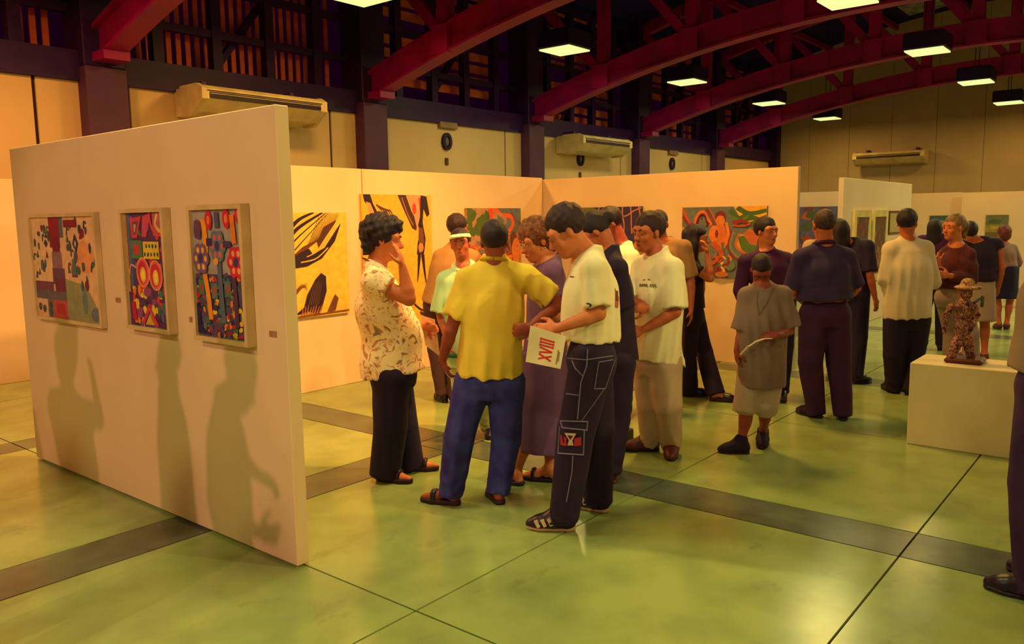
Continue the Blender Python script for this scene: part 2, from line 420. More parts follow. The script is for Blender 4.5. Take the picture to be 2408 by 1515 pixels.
for i, (x, y, z, ax, ay, az, pw, cone) in enumerate(ADDED_SPOTS):
    if pw <= 0: continue
    t = empty('added_spot', (x, y, z)); tag(t, 'added clamp spotlight on a red truss overhead, outside the picture', 'spotlight', 'added spotlights on the trusses')
    d = np.array([ax - x, ay - y, az - z]); d /= np.linalg.norm(d)
    q = MB(); q.tube([-d * .16, -d * .02, d * .04], [.045, .06, .065], 14); q.build('added_spot_can', M_BLACK, t, True)
    q = MB(); q.tube([(0, 0, 0.02), (0, 0, arch(y) - z + .02)], .012, 6); q.build('added_spot_arm', M_BLACK, t)
    ld = bpy.data.lights.new('added_spot_light', 'SPOT'); ld.energy = pw; ld.spot_size = math.radians(cone); ld.spot_blend = .6; ld.color = (1.0, .47, .085) if y > 0 and x > 0 else ((1.0, .80, .22) if x > 0 else (1.0, .45, .28)); ld.shadow_soft_size = .07
    lo = bpy.data.objects.new('added_spot_light', ld); link(lo, t); lo.location = tuple(d * .07)
    lo.rotation_euler = Vector(d).to_track_quat('-Z', 'Y').to_euler()

# ------------------------------------------------------------------ air conditioners and wall fittings
def make_ac():
    """length along +x, wall at y = 0, front towards -y"""
    t = empty('air_conditioner', (0, 0, 0)); L = 1.83
    q = MB(); q.prism([(-0.02, 0.0), (-0.02, 0.34), (-0.62, 0.34), (-0.70, 0.29), (-0.70, 0.17), (-0.52, 0.03)], 0, 0, L); q.build('casing', M_AC, t)
    q = MB(); q.prism([(-0.45, -0.02), (-0.2, -0.02), (-0.2, 0.36), (-0.6, 0.36), (-0.71, 0.3), (-0.71, 0.165), (-0.5, 0.02)], 0, -0.03, 0.02); q.build('end_cap', M_AC, t)
    q = MB(); q.prism([(-0.45, -0.02), (-0.2, -0.02), (-0.2, 0.36), (-0.6, 0.36), (-0.71, 0.3), (-0.71, 0.165), (-0.5, 0.02)], 0, L - .02, L + 0.03); q.build('end_cap', M_AC, t)
    q = MB(); q.box((0.08, -0.712, 0.178), (L - 0.08, -0.69, 0.255)); vt = q.build('vent', M_ACD, t)
    for z in (0.232,):
        q = MB(); q.box((0.08, -0.72, z), (L - 0.08, -0.705, z + 0.006)); q.build('louvre', M_AC, vt)
    q = MB(); q.box((0.05, -0.708, 0.265), (L - 0.05, -0.69, 0.275)); q.build('trim_line', M_ACD, t)
    for x in (0.25, L - 0.25):
        q = MB(); q.box((x - .03, -.3, .34), (x + .03, -.02, .44)); q.build('bracket', M_COLUMN, t)
    return t
ac = make_ac(); ac.location = (5.53, WV, 2.97); tag(ac, 'large cream air conditioner high on the long wall above the framed collage panel', 'air conditioner', 'wall air conditioners')
ac2 = dup(ac); [dup(ch, ac2) for ch in ac.children]; ac2.location = (13.75, WV, 2.95); tag(ac2, 'cream air conditioner on the long wall above the corner of the back panels', 'air conditioner', 'wall air conditioners')
ac3 = dup(ac); [dup(ch, ac3) for ch in ac.children]; ac3.rotation_euler = (0, 0, -math.pi / 2); ac3.location = (25.35, 7.35, 3.02); tag(ac3, 'cream air conditioner on brackets high on the end wall', 'air conditioner', 'wall air conditioners')
for a_ in (ac2, ac3):
    for ch, src in zip(a_.children, ac.children):
        for g in src.children: dup(g, ch)
FIT = ['round dark wall fixture in the first bay past the nearer air conditioner', 'round dark wall fixture in the shadow under the smaller air conditioner', 'round dark wall fixture in the bay past the smaller air conditioner']
for (u, zc, lab) in ((10.5, 2.98, FIT[0]), (14.62, 2.88, FIT[1]), (18.7, 2.95, FIT[2])):
    t = empty('wall_fixture', (u, WV, zc)); tag(t, lab, 'wall fixture', 'round wall fixtures')
    q = MB()
    n = 20
    for k in range(n):
        a0, a1 = 2 * math.pi * k / n, 2 * math.pi * (k + 1) / n
        q.bar((math.cos(a0) * .085, -.03, math.sin(a0) * .12), (math.cos(a1) * .085, -.03, math.sin(a1) * .12), .06, .05, (0, 1, 0))
    q.build('ring', M_BLACK, t)
    q = MB(); q.ball((0, -0.02, 0), (.06, .03, .09), 12); q.build('face', mat('fixture_face', (120, 90, 80), .6), t, True)
    q = MB(); q.bevbox((-0.19, -0.07, .22), (.25, 0, .33), .01); q.build('top_box', mat('fixture_box', (150, 125, 110), .6), t)
    q = MB(); q.bevbox((-0.035, -0.03, -.40), (.035, 0, -.28), .005); q.build('switch_box', mat('fixture_switch', (90, 60, 50), .6), t)

# ------------------------------------------------------------------ display panels
def panel(lo, hi, label, name='display_panel', rz=0, loc=None, m=M_PANEL):
    c = [(lo[i] + hi[i]) / 2 for i in range(2)] + [0]
    q = MB(); q.bevbox([lo[0] - c[0], lo[1] - c[1], lo[2]], [hi[0] - c[0], hi[1] - c[1], hi[2]], .004)
    o = q.build(name, m); o.location = c; o.rotation_euler = (0, 0, rz)
    return tag(o, label, 'display panel', 'white exhibition display panels')
panel((2.18, 3.10, 0.012), (2.25, 6.10, 2.135), 'tall white display panel carrying three framed paintings, foreground')
panel((2.45, 6.35, 0.0), (5.44, 6.42, 2.14), 'white display panel hung with the canvas of black brush strokes')
panel((5.45, 6.35, 0.0), (8.44, 6.42, 2.14), 'white display panel behind the group, with the tall canvas of dark figures')
panel((8.45, 3.06, 0.0), (8.52, 6.42, 2.12), 'white display panel with the colourful figure canvas behind the dark-haired woman')
panel((0.6, 9.30, 0.0), (4.4, 9.37, 2.1), 'orange-lit display panel standing before the long wall')
panel((16.0, 4.9, 0.0), (16.07, 7.9, 2.06), 'display panel with a blue painting behind the man in the denim shirt')
panel((11.53, 3.55, 0.0), (15.2, 3.62, 2.12), 'yellow-lit display panel with two narrow framed pictures side by side')
panel((20.5, 3.75, 0.0), (20.57, 6.75, 2.08), 'far display panel with a small dark picture behind the fair-haired woman')
panel((20.2, 0.8, 0.0), (20.27, 3.70, 2.06), 'far display panel with a small landscape picture beside the woman in a skirt')

# ------------------------------------------------------------------ paintings
class Art:
    """flat painted shapes in a unit picture (0..1, y up), laid on a canvas as thin layers of paint"""
    def __init__(s, w, h): s.w = w; s.h = h; s.sh = []
    def poly(s, c, pts): s.sh.append((c, [(min(max(x, 0), 1) * s.w, min(max(y, 0), 1) * s.h) for x, y in pts])); return s
    def rect(s, c, x0, y0, x1, y1): return s.poly(c, [(x0, y0), (x1, y0), (x1, y1), (x0, y1)])
    def ell(s, c, x, y, rx, ry, rot=0.0, n=16, wob=0.0, seed=0):
        rnd = random.Random(seed); pts = []
        for i in range(n):
            a = 2 * math.pi * i / n; k = 1 + wob * (rnd.random() - .5)
            px, py = rx * s.w * k * math.cos(a), ry * s.h * k * math.sin(a)
            pts.append((x + (px * math.cos(rot) - py * math.sin(rot)) / s.w, y + (px * math.sin(rot) + py * math.cos(rot)) / s.h))
        return s.poly(c, pts)
    def stroke(s, c, pts, w0, w1=None, n=14):
        """smooth brush stroke through pts, width in metres, tapering w0 -> w1"""
        w1 = w0 if w1 is None else w1
        P = np.array(pts, float) * (s.w, s.h); m = len(P); out = []
        for i in range(n + 1):
            t = i / n * (m - 1); k = min(int(t), m - 2); u = t - k
            p0, p1, p2, p3 = P[max(k - 1, 0)], P[k], P[k + 1], P[min(k + 2, m - 1)]
            out.append(.5 * ((2 * p1) + (-p0 + p2) * u + (2 * p0 - 5 * p1 + 4 * p2 - p3) * u * u + (-p0 + 3 * p1 - 3 * p2 + p3) * u ** 3))
        out = np.array(out); d = np.gradient(out, axis=0); d /= np.linalg.norm(d, axis=1)[:, None] + 1e-9
        nr = np.stack([-d[:, 1], d[:, 0]], 1); ww = np.linspace(w0, w1, n + 1)[:, None] / 2
        L = out + nr * ww; R = out - nr * ww
        for i in range(n):
            s.sh.append((c, [tuple(np.clip(q, (0, 0), (s.w, s.h))) for q in (R[i], R[i + 1], L[i + 1], L[i])]))
        return s

def painting(label, bl, r, n, w, h, art, canvas_col, frame=None, depth=0.03, fw_=0.03, group='paintings on the display panels', name='painting'):
    """bl: lower left corner on the wall face; r: direction to the right as seen; n: outward normal"""
    r = np.array(r, float); n = np.array(n, float); bl = np.array(bl, float); z = np.array([0, 0, 1.0])
    t = empty(name, bl + r * w / 2); tag(t, label, 'painting', group)
    o = np.array(t.location)
    P = lambda x, y, d: bl - o + r * x + z * y + n * d
    def slab(mb, x0, y0, x1, y1, d0, d1):
        mb.add([P(x0, y0, d0), P(x1, y0, d0), P(x1, y1, d0), P(x0, y1, d0), P(x0, y0, d1), P(x1, y0, d1), P(x1, y1, d1), P(x0, y1, d1)],
               [(0, 3, 2, 1), (4, 5, 6, 7), (0, 1, 5, 4), (1, 2, 6, 5), (2, 3, 7, 6), (3, 0, 4, 7)])
    fwid = fw_ if frame else 0.0; cd = depth * .6 if frame else depth
    q = MB(); slab(q, fwid * .9, fwid * .9, w - fwid * .9, h - fwid * .9, 0.002, cd); q.build('canvas', plain(canvas_col, .75), t)
    if frame:
        for (x0, y0, x1, y1) in ((0, 0, fwid, h), (w - fwid, 0, w, h), (fwid, 0, w - fwid, fwid), (fwid, h - fwid, w - fwid, h)):
            q = MB(); slab(q, x0, y0, x1, y1, 0.002, depth); q.build('frame_bar', frame, t)
    cols = []; q = MB(); sx = (w - 2 * fwid) / art.w; sy = (h - 2 * fwid) / art.h
    for i, (c, pts) in enumerate([(tuple(canvas_col), [(0, 0), (art.w, 0), (art.w, art.h), (0, art.h)])] + art.sh):
        if c not in cols: cols.append(c)
        d = cd + 0.0004 + 0.00003 * i
        q.add([P(fwid + px * sx, fwid + py * sy, d) for px, py in pts], [tuple(range(len(pts)))], cols.index(c))
    q.build('painted_design', [plain(c, .7) for c in cols], t)
    return t

M_FRAME = mat('pale_wood_frame', (226, 190, 150), .5)
M_FRAME_Y = mat('yellow_frame', (224, 196, 130), .5)
M_FRAME_D = mat('dark_thin_frame', (110, 70, 50), .5)
NEG_U, POS_U = (-1, 0, 0), (1, 0, 0)

# ---- three framed works on the front panel (face u = 2.18, seen from -u; right = -v)
TEAL, NAVY, CRIM, PURP, LILAC = (74, 92, 98), (58, 60, 104), (140, 20, 62), (100, 58, 108), (150, 118, 140)
CREAM, PINKR, ORNG, YELL, GREEN = (228, 186, 150), (216, 50, 70), (236, 130, 36), (238, 190, 50), (84, 110, 78)
a = Art(.92, .68); rnd = random.Random(4)
a.rect((232, 178, 146), .52, .35, 1, 1).rect((236, 190, 156), 0, .36, .32, 1)
a.ell((236, 150, 110), .82, .62, .12, .16, wob=.3)
a.rect((150, 16, 60), .29, .70, .46, 1).rect((126, 18, 66), .33, .66, .45, .8).rect((96, 100, 130), .46, .80, .52, 1)
a.rect((150, 104, 126), .31, .48, .47, .66).rect((112, 66, 106), .30, .34, .50, .50).rect((120, 40, 82), .33, .24, .52, .40)
a.rect((110, 60, 100), 0, .26, .30, .36); [a.rect((140, 70, 100), .03 + i * .035, .27, .045 + i * .035, .35) for i in range(8)]
a.rect((104, 92, 116), 0, .18, .54, .27).rect((228, 178, 148), 0, 0, .18, .18).rect((112, 104, 128), .18, 0, .27, .18).rect((196, 74, 74), .27, 0, .50, .18).rect((176, 44, 66), .32, .04, .46, .15)
a.poly((150, 146, 118), [(.5, 0), (1, 0), (1, .14), (.94, .16), (.86, .28), (.76, .36), (.62, .38), (.5, .40)]).ell((110, 128, 138), .78, .2, .04, .13).ell((110, 110, 140), .92, .08, .06, .07)
for i in range(46):
    x = rnd.uniform(.02, .29) if i < 20 else rnd.uniform(.55, .97); y = rnd.uniform(.40, .96) if i < 20 or x < .7 else rnd.uniform(.32, .96)
    c = rnd.choice([TEAL, NAVY, TEAL, (84, 84, 110), CRIM]); k = rnd.random()
    if k < .4: a.ell(c, x, y, rnd.uniform(.014, .028), rnd.uniform(.028, .055), n=8, wob=.4, seed=i)
    elif k < .7: a.poly(c, [(x - .018, y - .035), (x + .022, y - .03), (x, y + .04)])
    else: a.stroke(c, [(x - .02, y - .03), (x - .01, y + .035), (x + .02, y + .02)], .014, n=6)
a.rect(CRIM, .54, .90, .74, .97).poly((92, 110, 118), [(.62, .44), (.70, .44), (.675, .60), (.64, .60)]).rect(CRIM, .62, .425, .70, .44)
a.poly(NAVY, [(.66, .74), (.71, .66), (.745, .75), (.70, .84)]).poly(CREAM, [(.69, .74), (.705, .71), (.72, .75), (.705, .78)])
for x, y in ((.05, .10), (.12, .08), (.22, .12), (.22, .05)): a.ell(TEAL, x, y, .025, .04, n=8, wob=.3)
painting('wide framed collage of small blue and crimson shapes on a peach ground', (2.18, 5.81, 1.015), (0, -1, 0), NEG_U, .95, .68, a, (228, 178, 148), M_FRAME, .035, .022, group='framed works on the front panel')

a = Art(.46, .65); rnd = random.Random(9)
a.rect((92, 44, 104), 0, 0, 1, 1).rect((196, 140, 60), 0, .3, .05, 1).rect((86, 100, 150), .06, .35, .14, 1).rect((70, 70, 130), .14, .4, .2, 1)
for i in range(60):
    x, y = rnd.uniform(.1, 1), rnd.uniform(0, .34); a.ell(rnd.choice([PINKR, YELL, (86, 90, 150), (150, 70, 140), (60, 110, 120), ORNG, (60, 30, 80)]), x, y, rnd.uniform(.04, .085), rnd.uniform(.025, .055), n=7, wob=.5, seed=i)
for i in range(26):
    x, y = rnd.uniform(.2, 1), rnd.uniform(.36, 1); a.ell(rnd.choice([PINKR, (190, 80, 130), (150, 80, 150), (90, 80, 140), GREEN, CRIM]), x, y, rnd.uniform(.03, .06), rnd.uniform(.02, .04), n=7, wob=.5, seed=i + 90)
a.poly((220, 60, 90), [(.16, .95), (.46, .97), (.32, .78), (.18, .78)]).poly((110, 70, 130), [(.22, .92), (.38, .93), (.30, .81), (.23, .81)]).poly((206, 150, 90), [(.25, .9), (.32, .9), (.28, .83), (.25, .83)])
a.poly((210, 70, 110), [(.5, .97), (.72, 1), (.56, .79), (.44, .79)]).rect((190, 90, 140), .74, .8, 1, 1).stroke(YELL, [(.86, .99), (.80, .9), (.9, .84), (.98, .84)], .02).stroke((230, 60, 80), [(.66, 1), (.74, .85), (.98, .80)], .02)
a.rect((92, 120, 96), .15, .60, .44, .76).rect(PINKR, .22, .64, .36, .72).rect((230, 190, 60), .46, .60, .86, .75)
for i in range(9): a.ell((50, 74, 80), .5 + .04 * i + .01 * (i % 2), .64 + .07 * (i % 2), .025, .02, n=7, wob=.5, seed=i)
for cx, cy in ((.42, .48), (.74, .46)):
    a.ell((240, 150, 60), cx, cy, .17, .135).ell((230, 90, 130), cx, cy, .15, .12).ell((212, 30, 70), cx - .01, cy, .12, .10).ell((246, 180, 70), cx, cy - .02, .075, .07).ell((252, 226, 90), cx, cy - .02, .045, .045)
a.stroke((220, 140, 160), [(.08, .46), (.12, .54), (.26, .52)], .012)
a.poly((204, 50, 100), [(.3, .02), (.52, .2), (.75, .02), (.68, .02), (.52, .14), (.38, .02)]).poly((220, 170, 60), [(.4, .02), (.52, .11), (.64, .02)]).poly((190, 20, 70), [(.08, .06), (.2, .04), (.16, .22), (.06, .2)])
painting('narrow framed picture with two pink and yellow oval eyes, between the other framed works', (2.18, 4.52, 1.045), (0, -1, 0), NEG_U, .47, .66, a, (150, 80, 110), M_FRAME, .05, .022, group='framed works on the front panel')

a = Art(.46, .65); rnd = random.Random(11)
a.rect((168, 150, 160), 0, .5, 1, 1).rect((84, 70, 104), 0, 0, 1, .5)
for i in range(190):
    x, y = rnd.uniform(0.02, .98), rnd.uniform(.01, .5); a.ell(rnd.choice([(190, 30, 70), YELL, (66, 110, 104), (100, 60, 130), ORNG, (66, 100, 96), (56, 40, 110)]), x, y, rnd.uniform(.025, .055), rnd.uniform(.014, .032), n=6, wob=.5, seed=i)
for x0, y0 in ((.03, .3), (.30, .28), (.58, .3)): a.rect((84, 116, 104), x0 + .04, y0 + .03, x0 + .16, y0 + .15).rect((206, 44, 66), x0 + .08, y0 + .06, x0 + .12, y0 + .12)
a.poly((40, 20, 90), [(0, .26), (.06, .27), (.08, .08), (.3, .02), (0, .02)])
a.stroke((244, 150, 30), [(.24, .93), (.27, .75), (.25, .62)], .045).stroke((240, 140, 30), [(.22, .5), (.27, .32), (.30, .14)], .042)
a.stroke((84, 80, 130), [(.52, .98), (.53, .86)], .042).stroke((88, 96, 136), [(.53, .62), (.54, .4), (.57, .12)], .04).stroke((240, 120, 30), [(.83, .96), (.86, .74)], .04).stroke((90, 40, 96), [(.82, .5), (.84, .1)], .035)
for x, y in ((.36, .92), (.72, .93), (.97, .96)): a.ell((214, 24, 66), x, y, .07, .075, n=12, wob=.2).ell((240, 130, 70), x, y, .03, .035)
a.ell((110, 60, 110), .12, .85, .08, .08, wob=.3)
for cx, cy, c1, c2 in ((.52, .72, (104, 112, 150), (220, 90, 80)), (.16, .62, (120, 84, 140), (240, 170, 60)), (.88, .60, (214, 30, 70), (246, 160, 110))):
    for k in range(6):
        a_ = k * math.pi / 3; x, y = cx + .10 * math.cos(a_), cy + .075 * math.sin(a_)
        a.ell(c1, x, y, .075, .055).ell(c2, x, y, .03, .024)
    a.ell((70, 50, 120), cx, cy, .05, .04)
a.rect((70, 50, 110), .64, .71, .80, .76).rect((60, 40, 110), .30, .72, .42, .78).ell((236, 160, 40), .48, .60, .05, .03)
painting('framed flower picture with orange stems and red blooms over a mosaic ground', (2.18, 3.81, 1.04), (0, -1, 0), NEG_U, .475, .67, a, (160, 130, 140), M_FRAME, .05, .024, group='framed works on the front panel')

# ---- canvases on the first back panel (face v = 6.35, right = +u)
INK, INK2 = (44, 16, 52), (120, 60, 44)
a = Art(.70, .98); rnd = random.Random(2)
for y, x1, w_ in ((.93, .45, .05), (.86, .6, .05), (.78, .66, .02), (.70, .7, .015)): a.stroke(INK, [(0, y - .12), (.2, y), (x1, 1.0)], w_, w_ * .3)
for i in range(12): a.stroke(rnd.choice([INK, INK2, INK2]), [(.02 + .02 * i, .56 + .01 * i), (.3 + .03 * i, .66 + .012 * i), (.55 + .03 * i, .99)], .012, .003)
a.poly(INK, [(.03, .52), (.12, .48), (.3, .49), (.55, .56), (.78, .72), (.9, .90), (.82, .84), (.6, .66), (.4, .60), (.34, .66), (.2, .62), (.08, .57)])
a.poly((84, 40, 50), [(.5, .66), (.62, .76), (.80, .90), (.82, .93), (.6, .86), (.48, .72)])
a.stroke((236, 176, 110), [(.2, .53), (.45, .56), (.66, .66)], .012).stroke((236, 176, 110), [(.3, .58), (.5, .64), (.7, .78)], .010)
for i in range(5): a.stroke(INK2, [(0, .12 + .02 * i), (.12 + .02 * i, .24 + .02 * i), (.28, .34 - .02 * i)], .01, .003)
a.poly(INK, [(.05, .03), (.22, .10), (.28, .22), (.42, .36), (.52, .42), (.60, .38), (.60, .24), (.50, .06), (.46, .02), (.3, .06)])
for i in range(8): a.stroke((180, 100, 60), [(.18 + .04 * i, .03), (.2 + .045 * i, .10 + .01 * (i % 3))], .018, .004, 4)
for i in range(6): a.stroke((120, 70, 60), [(.30 + .03 * i, .12), (.40 + .025 * i, .34)], .006, .003, 5)
a.poly((110, 60, 50), [(.60, .04), (.74, .20), (.80, .16), (.74, .04)])
a.stroke(INK2, [(.02, .015), (.98, .03)], .012)
painting('canvas of sweeping black brush strokes like wings on ochre', (4.50, 6.35, .725), POS_U, (0, -1, 0), .70, .985, a, (248, 190, 84), group='canvases on the back panels')
a = Art(.98, 1.45)
a.poly(INK, [(.02, 1), (.12, 1), (.16, .93), (.34, .74), (.30, .70), (.12, .9), (.04, .95)])
a.poly((230, 150, 120), [(.06, .95), (.12, .94), (.24, .78), (.20, .74)])
for i in range(5): a.stroke((90, 50, 50), [(.20 + .03 * i, .93 - .01 * i), (.28 + .03 * i, .88), (.38 + .02 * i, .78)], .02, .006)
a.poly((70, 36, 52), [(.50, 1), (.62, 1), (.70, .88), (.78, .80), (.76, .74), (.70, .76), (.58, .90)])
a.stroke((180, 110, 70), [(.56, .98), (.64, .86), (.72, .78)], .012)
a.poly((236, 150, 130), [(.64, 1), (.84, 1), (.86, .84), (.84, .74), (.78, .74), (.72, .88)]).ell((220, 60, 70), .74, .9, .03, .04).stroke((220, 60, 70), [(.82, .98), (.84, .86)], .03)
a.poly(INK, [(.84, 1), (.93, .99), (.97, .86), (.93, .84), (.88, .90), (.86, .8), (.90, .68), (.88, .60), (.84, .5), (.82, .60), (.76, .56), (.78, .66), (.82, .72), (.79, .78), (.82, .84)])
a.poly((110, 60, 60), [(.80, .76), (.86, .76), (.88, .66), (.84, .60), (.79, .66)]).ell((200, 130, 90), .825, .615, .04, .035)
a.stroke(INK, [(.80, .58), (.78, .46), (.76, .36)], .05, .006).stroke(INK, [(.85, .56), (.87, .44), (.90, .32)], .05, .006)
a.stroke(INK, [(.70, .20), (.78, .16), (.88, .13)], .02).ell((70, 40, 44), .86, .12, .08, .022, -.25).stroke((190, 120, 70), [(.80, .14), (.9, .115)], .01)
a.ell((120, 30, 50), .84, .02, .04, .03).ell((120, 30, 50), .95, .03, .03, .015)
painting('tall canvas of elongated dark figures hanging head down on ochre', (5.40, 6.35, .44), POS_U, (0, -1, 0), .98, 1.45, a, (246, 176, 70), group='canvases on the back panels')
FLESH, RUST, BLUEG, OLIVE, DKR, MUST = (220, 120, 70), (196, 80, 50), (104, 112, 128), (96, 112, 60), (140, 40, 50), (232, 170, 70)
a = Art(1, 1); rnd = random.Random(21)
a.rect((180, 130, 110), 0, 0, 1, 1).rect(BLUEG, .55, .7, 1, 1)
for i in range(16): a.ell((80, 100, 56), rnd.uniform(.02, .36), rnd.uniform(.72, .98), .07, .06, wob=.5, seed=i, n=10)
a.stroke((236, 70, 40), [(.42, 1), (.44, .9), (.42, .84)], .09, .03).stroke((236, 90, 50), [(.5, 1), (.62, .92), (.8, .9), (.84, .8), (.76, .72)], .05).stroke((180, 130, 120), [(.56, .94), (.7, .86), (.66, .8)], .04)
a.stroke((120, 80, 120), [(.8, .98), (.9, .86), (1, .8)], .03)
for i in range(26): a.stroke(rnd.choice([FLESH, RUST, (236, 130, 50), BLUEG, MUST, DKR]), [(rnd.uniform(0, 1), .6 - .02 * i), (rnd.uniform(0, 1), .5 - .02 * i), (rnd.uniform(.1, .9), .7 - .02 * i)], .05, .02)
a.ell((110, 60, 50), .84, .62, .06, .1).ell(FLESH, .88, .48, .08, .16).ell((240, 140, 50), .18, .30, .06, .12)
painting('square canvas with green foliage and a red swirl behind the boy in yellow', (6.95, 6.35, .755), POS_U, (0, -1, 0), 1.0, 1.0, a, (190, 130, 100), group='canvases on the back panels')
# ---- second back panel (face u = 8.45, right = -v)
a = Art(1, .8); rnd = random.Random(31)
a.rect((54, 44, 108), 0, .3, 1, 1).rect(RUST, 0, 0, 1, .34)
for k in range(9): a.stroke((206, 120, 90), [(.08 + .11 * k, 1), (.02 + .12 * k, .86), (.16 + .1 * k, .76), (.1 + .11 * k, .6)], .016)
a.stroke((206, 120, 90), [(.62, .98), (.76, .86), (.9, .94), (1, .98)], .016).ell((100, 116, 60), .28, .9, .1, .12, wob=.3).ell((70, 80, 100), .7, .5, .12, .1, wob=.3)
for i in range(12): a.ell(rnd.choice([FLESH, RUST, BLUEG, OLIVE]), rnd.random(), rnd.uniform(.02, .5), .07, .06, wob=.4, seed=i)
painting('dark blue canvas with ochre wavy lines, mostly hidden behind heads', (8.45, 5.88, .95), (0, -1, 0), NEG_U, 1.0, .8, a, (80, 60, 110), group='canvases on the back panels')
a = Art(1, .8); rnd = random.Random(7)
a.rect(BLUEG, 0, 0, 1, 1)
a.poly(MUST, [(.5, 1), (.62, 1), (.7, .84), (.85, .76), (1, .7), (1, 1)])
for p in ([(.58, .96), (.68, .84), (.78, .90)], [(.66, .99), (.8, .9), (1, .94)], [(.7, .8), (.84, .84), (.98, .78)], [(.76, .72), (.88, .78), (1, .86)]): a.stroke((70, 100, 60), p, .06, .04)
a.stroke((92, 120, 56), [(.6, .86), (.7, .8), (.78, .86)], .03)
for y, c in ((.0, RUST), (.05, DKR), (.1, BLUEG), (.14, (200, 150, 90))): a.stroke(c, [(0, .98 - y * 2), (.08, .80 - y), (.14, .66 - y)], .03)
for o_, c in ((0, (226, 104, 50)), (.03, (80, 24, 60)), (.06, (112, 110, 120))): a.stroke(c, [(.14 + o_, .62), (.19 + o_ * .8, .86 - o_), (.26, .93 - o_ * 1.6), (.31 - o_ * .6, .82 - o_), (.36 - o_, .74)], .05)
a.stroke(DKR, [(.30, .98), (.36, .86), (.40, .74)], .02).stroke((200, 90, 60), [(.33, .99), (.38, .88), (.42, .8)], .014)
a.ell((120, 40, 50), .47, .86, .065, .085).ell(FLESH, .47, .80, .055, .08).poly((214, 110, 60), [(.42, .74), (.52, .74), (.58, .5), (.5, .38), (.42, .4), (.38, .6)]).stroke(DKR, [(.55, .74), (.60, .58), (.57, .42)], .03).stroke((226, 128, 70), [(.54, .78), (.57, .6), (.54, .5)], .035)
a.ell((226, 120, 66), .40, .62, .065, .12).ell(DKR, .43, .62, .02, .06).stroke((200, 80, 50), [(.38, .5), (.46, .4), (.5, .3), (.44, .22)], .07, .04)
a.stroke((90, 110, 120), [(.50, .5), (.51, .38)], .03)
for o_, c in ((0, DKR), (.02, (130, 130, 120)), (.045, BLUEG), (.085, (200, 100, 80)), (.115, (206, 150, 60))): a.stroke(c, [(.62 + o_, .66 - o_ * .4), (.58 + o_, .44 + o_ * .3), (.68 + o_ * .6, .28 + o_ * 1.2), (.86, .22 + o_ * 1.4)], .04)
a.poly((84, 110, 60), [(.68, .58), (.76, .60), (.9, .46), (.96, .40), (.78, .36), (.72, .42)]).poly((190, 100, 70), [(.74, .62), (.82, .70), (.92, .6), (.9, .46), (.82, .48)]).stroke(DKR, [(.62, .76), (.72, .80), (.82, .76)], .06, .02).stroke(RUST, [(.62, .74), (.74, .73), (.82, .76)], .02)
for k in range(12):
    x, y = rnd.uniform(.36, .66), rnd.uniform(.02, .34); c = rnd.choice([FLESH, RUST, BLUEG, DKR, MUST, (120, 130, 110)])
    a.stroke(c, [(x, y), (x + .06, y + .06), (x + .02, y + .12)], .035, .02)
a.ell((112, 126, 110), .60, .18, .06, .07).ell(DKR, .56, .22, .04, .05).ell((112, 126, 120), .54, .24, .025, .03).ell((190, 110, 60), .5, .05, .08, .04)
painting('colourful canvas with swirling bands and brown figures beside the woman in black', (8.45, 4.355, .945), (0, -1, 0), NEG_U, .985, .78, a, (150, 120, 110), group='canvases on the back panels')
# ---- farther panels
a = Art(.95, 1.0); rnd = random.Random(5); a.rect((92, 92, 140), 0, 0, 1, 1)
for i in range(26): a.ell(rnd.choice([(196, 90, 60), (120, 60, 90), (84, 90, 70), (170, 70, 60), (70, 70, 120), (200, 140, 60)]), rnd.random(), rnd.random(), .12, .1, wob=.6, seed=i, n=9)
painting('blue painting with orange patches behind the man in denim', (16.0, 5.86, .8), (0, -1, 0), NEG_U, .95, .98, a, (92, 92, 140), group='pictures on the far panels')
for x0, lab, sd in ((11.95, 'narrow yellow-framed dark picture next to the panel edge', 3), (12.86, 'narrow yellow-framed dark picture next to the blank framed sheet', 8)):
    a = Art(.7, 1.0); rnd = random.Random(sd); a.rect((112, 70, 60), 0, 0, 1, 1)
    for i in range(40): a.ell(rnd.choice([(150, 70, 50), (96, 70, 90), (90, 84, 56), (130, 60, 60), (150, 110, 60)]), rnd.uniform(.05, .95), rnd.uniform(.05, .95), .1, .06, wob=.6, seed=i, n=8)
    painting(lab, (x0, 3.55, .62), POS_U, (0, -1, 0), .80, 1.06, a, (112, 70, 60), M_FRAME_Y, .04, .10, group='pictures on the far panels')
a = Art(.6, .36)
painting('blank beige sheet in a thin dark frame behind the man in the white shirt', (13.78, 3.55, 1.30), POS_U, (0, -1, 0), .72, .37, a, (190, 156, 110), M_FRAME_D, .03, .03, group='pictures on the far panels')
a = Art(.3, .36); a.rect((70, 90, 100), 0, .5, 1, 1).rect((60, 50, 60), 0, 0, 1, .5).ell((150, 150, 140), .5, .62, .3, .1, wob=.5).ell((40, 40, 50), .4, .3, .3, .15, wob=.5)
painting('small dark picture on the far panel beside the fair-haired woman', (20.5, 4.38, 1.21), (0, -1, 0), NEG_U, .40, .36, a, (70, 70, 80), group='pictures on the far panels')
a = Art(.42, .47); a.rect((104, 110, 90), 0, .55, 1, 1).rect((150, 130, 70), 0, .2, 1, .55).rect((110, 90, 60), 0, 0, 1, .22).ell((180, 150, 70), .5, .42, .3, .07, wob=.5).ell((80, 90, 70), .4, .7, .3, .1, wob=.5)
painting('small landscape picture on the far panel above the woman with the bag', (20.2, 3.21, 1.10), (0, -1, 0), NEG_U, .42, .47, a, (120, 110, 80), group='pictures on the far panels')
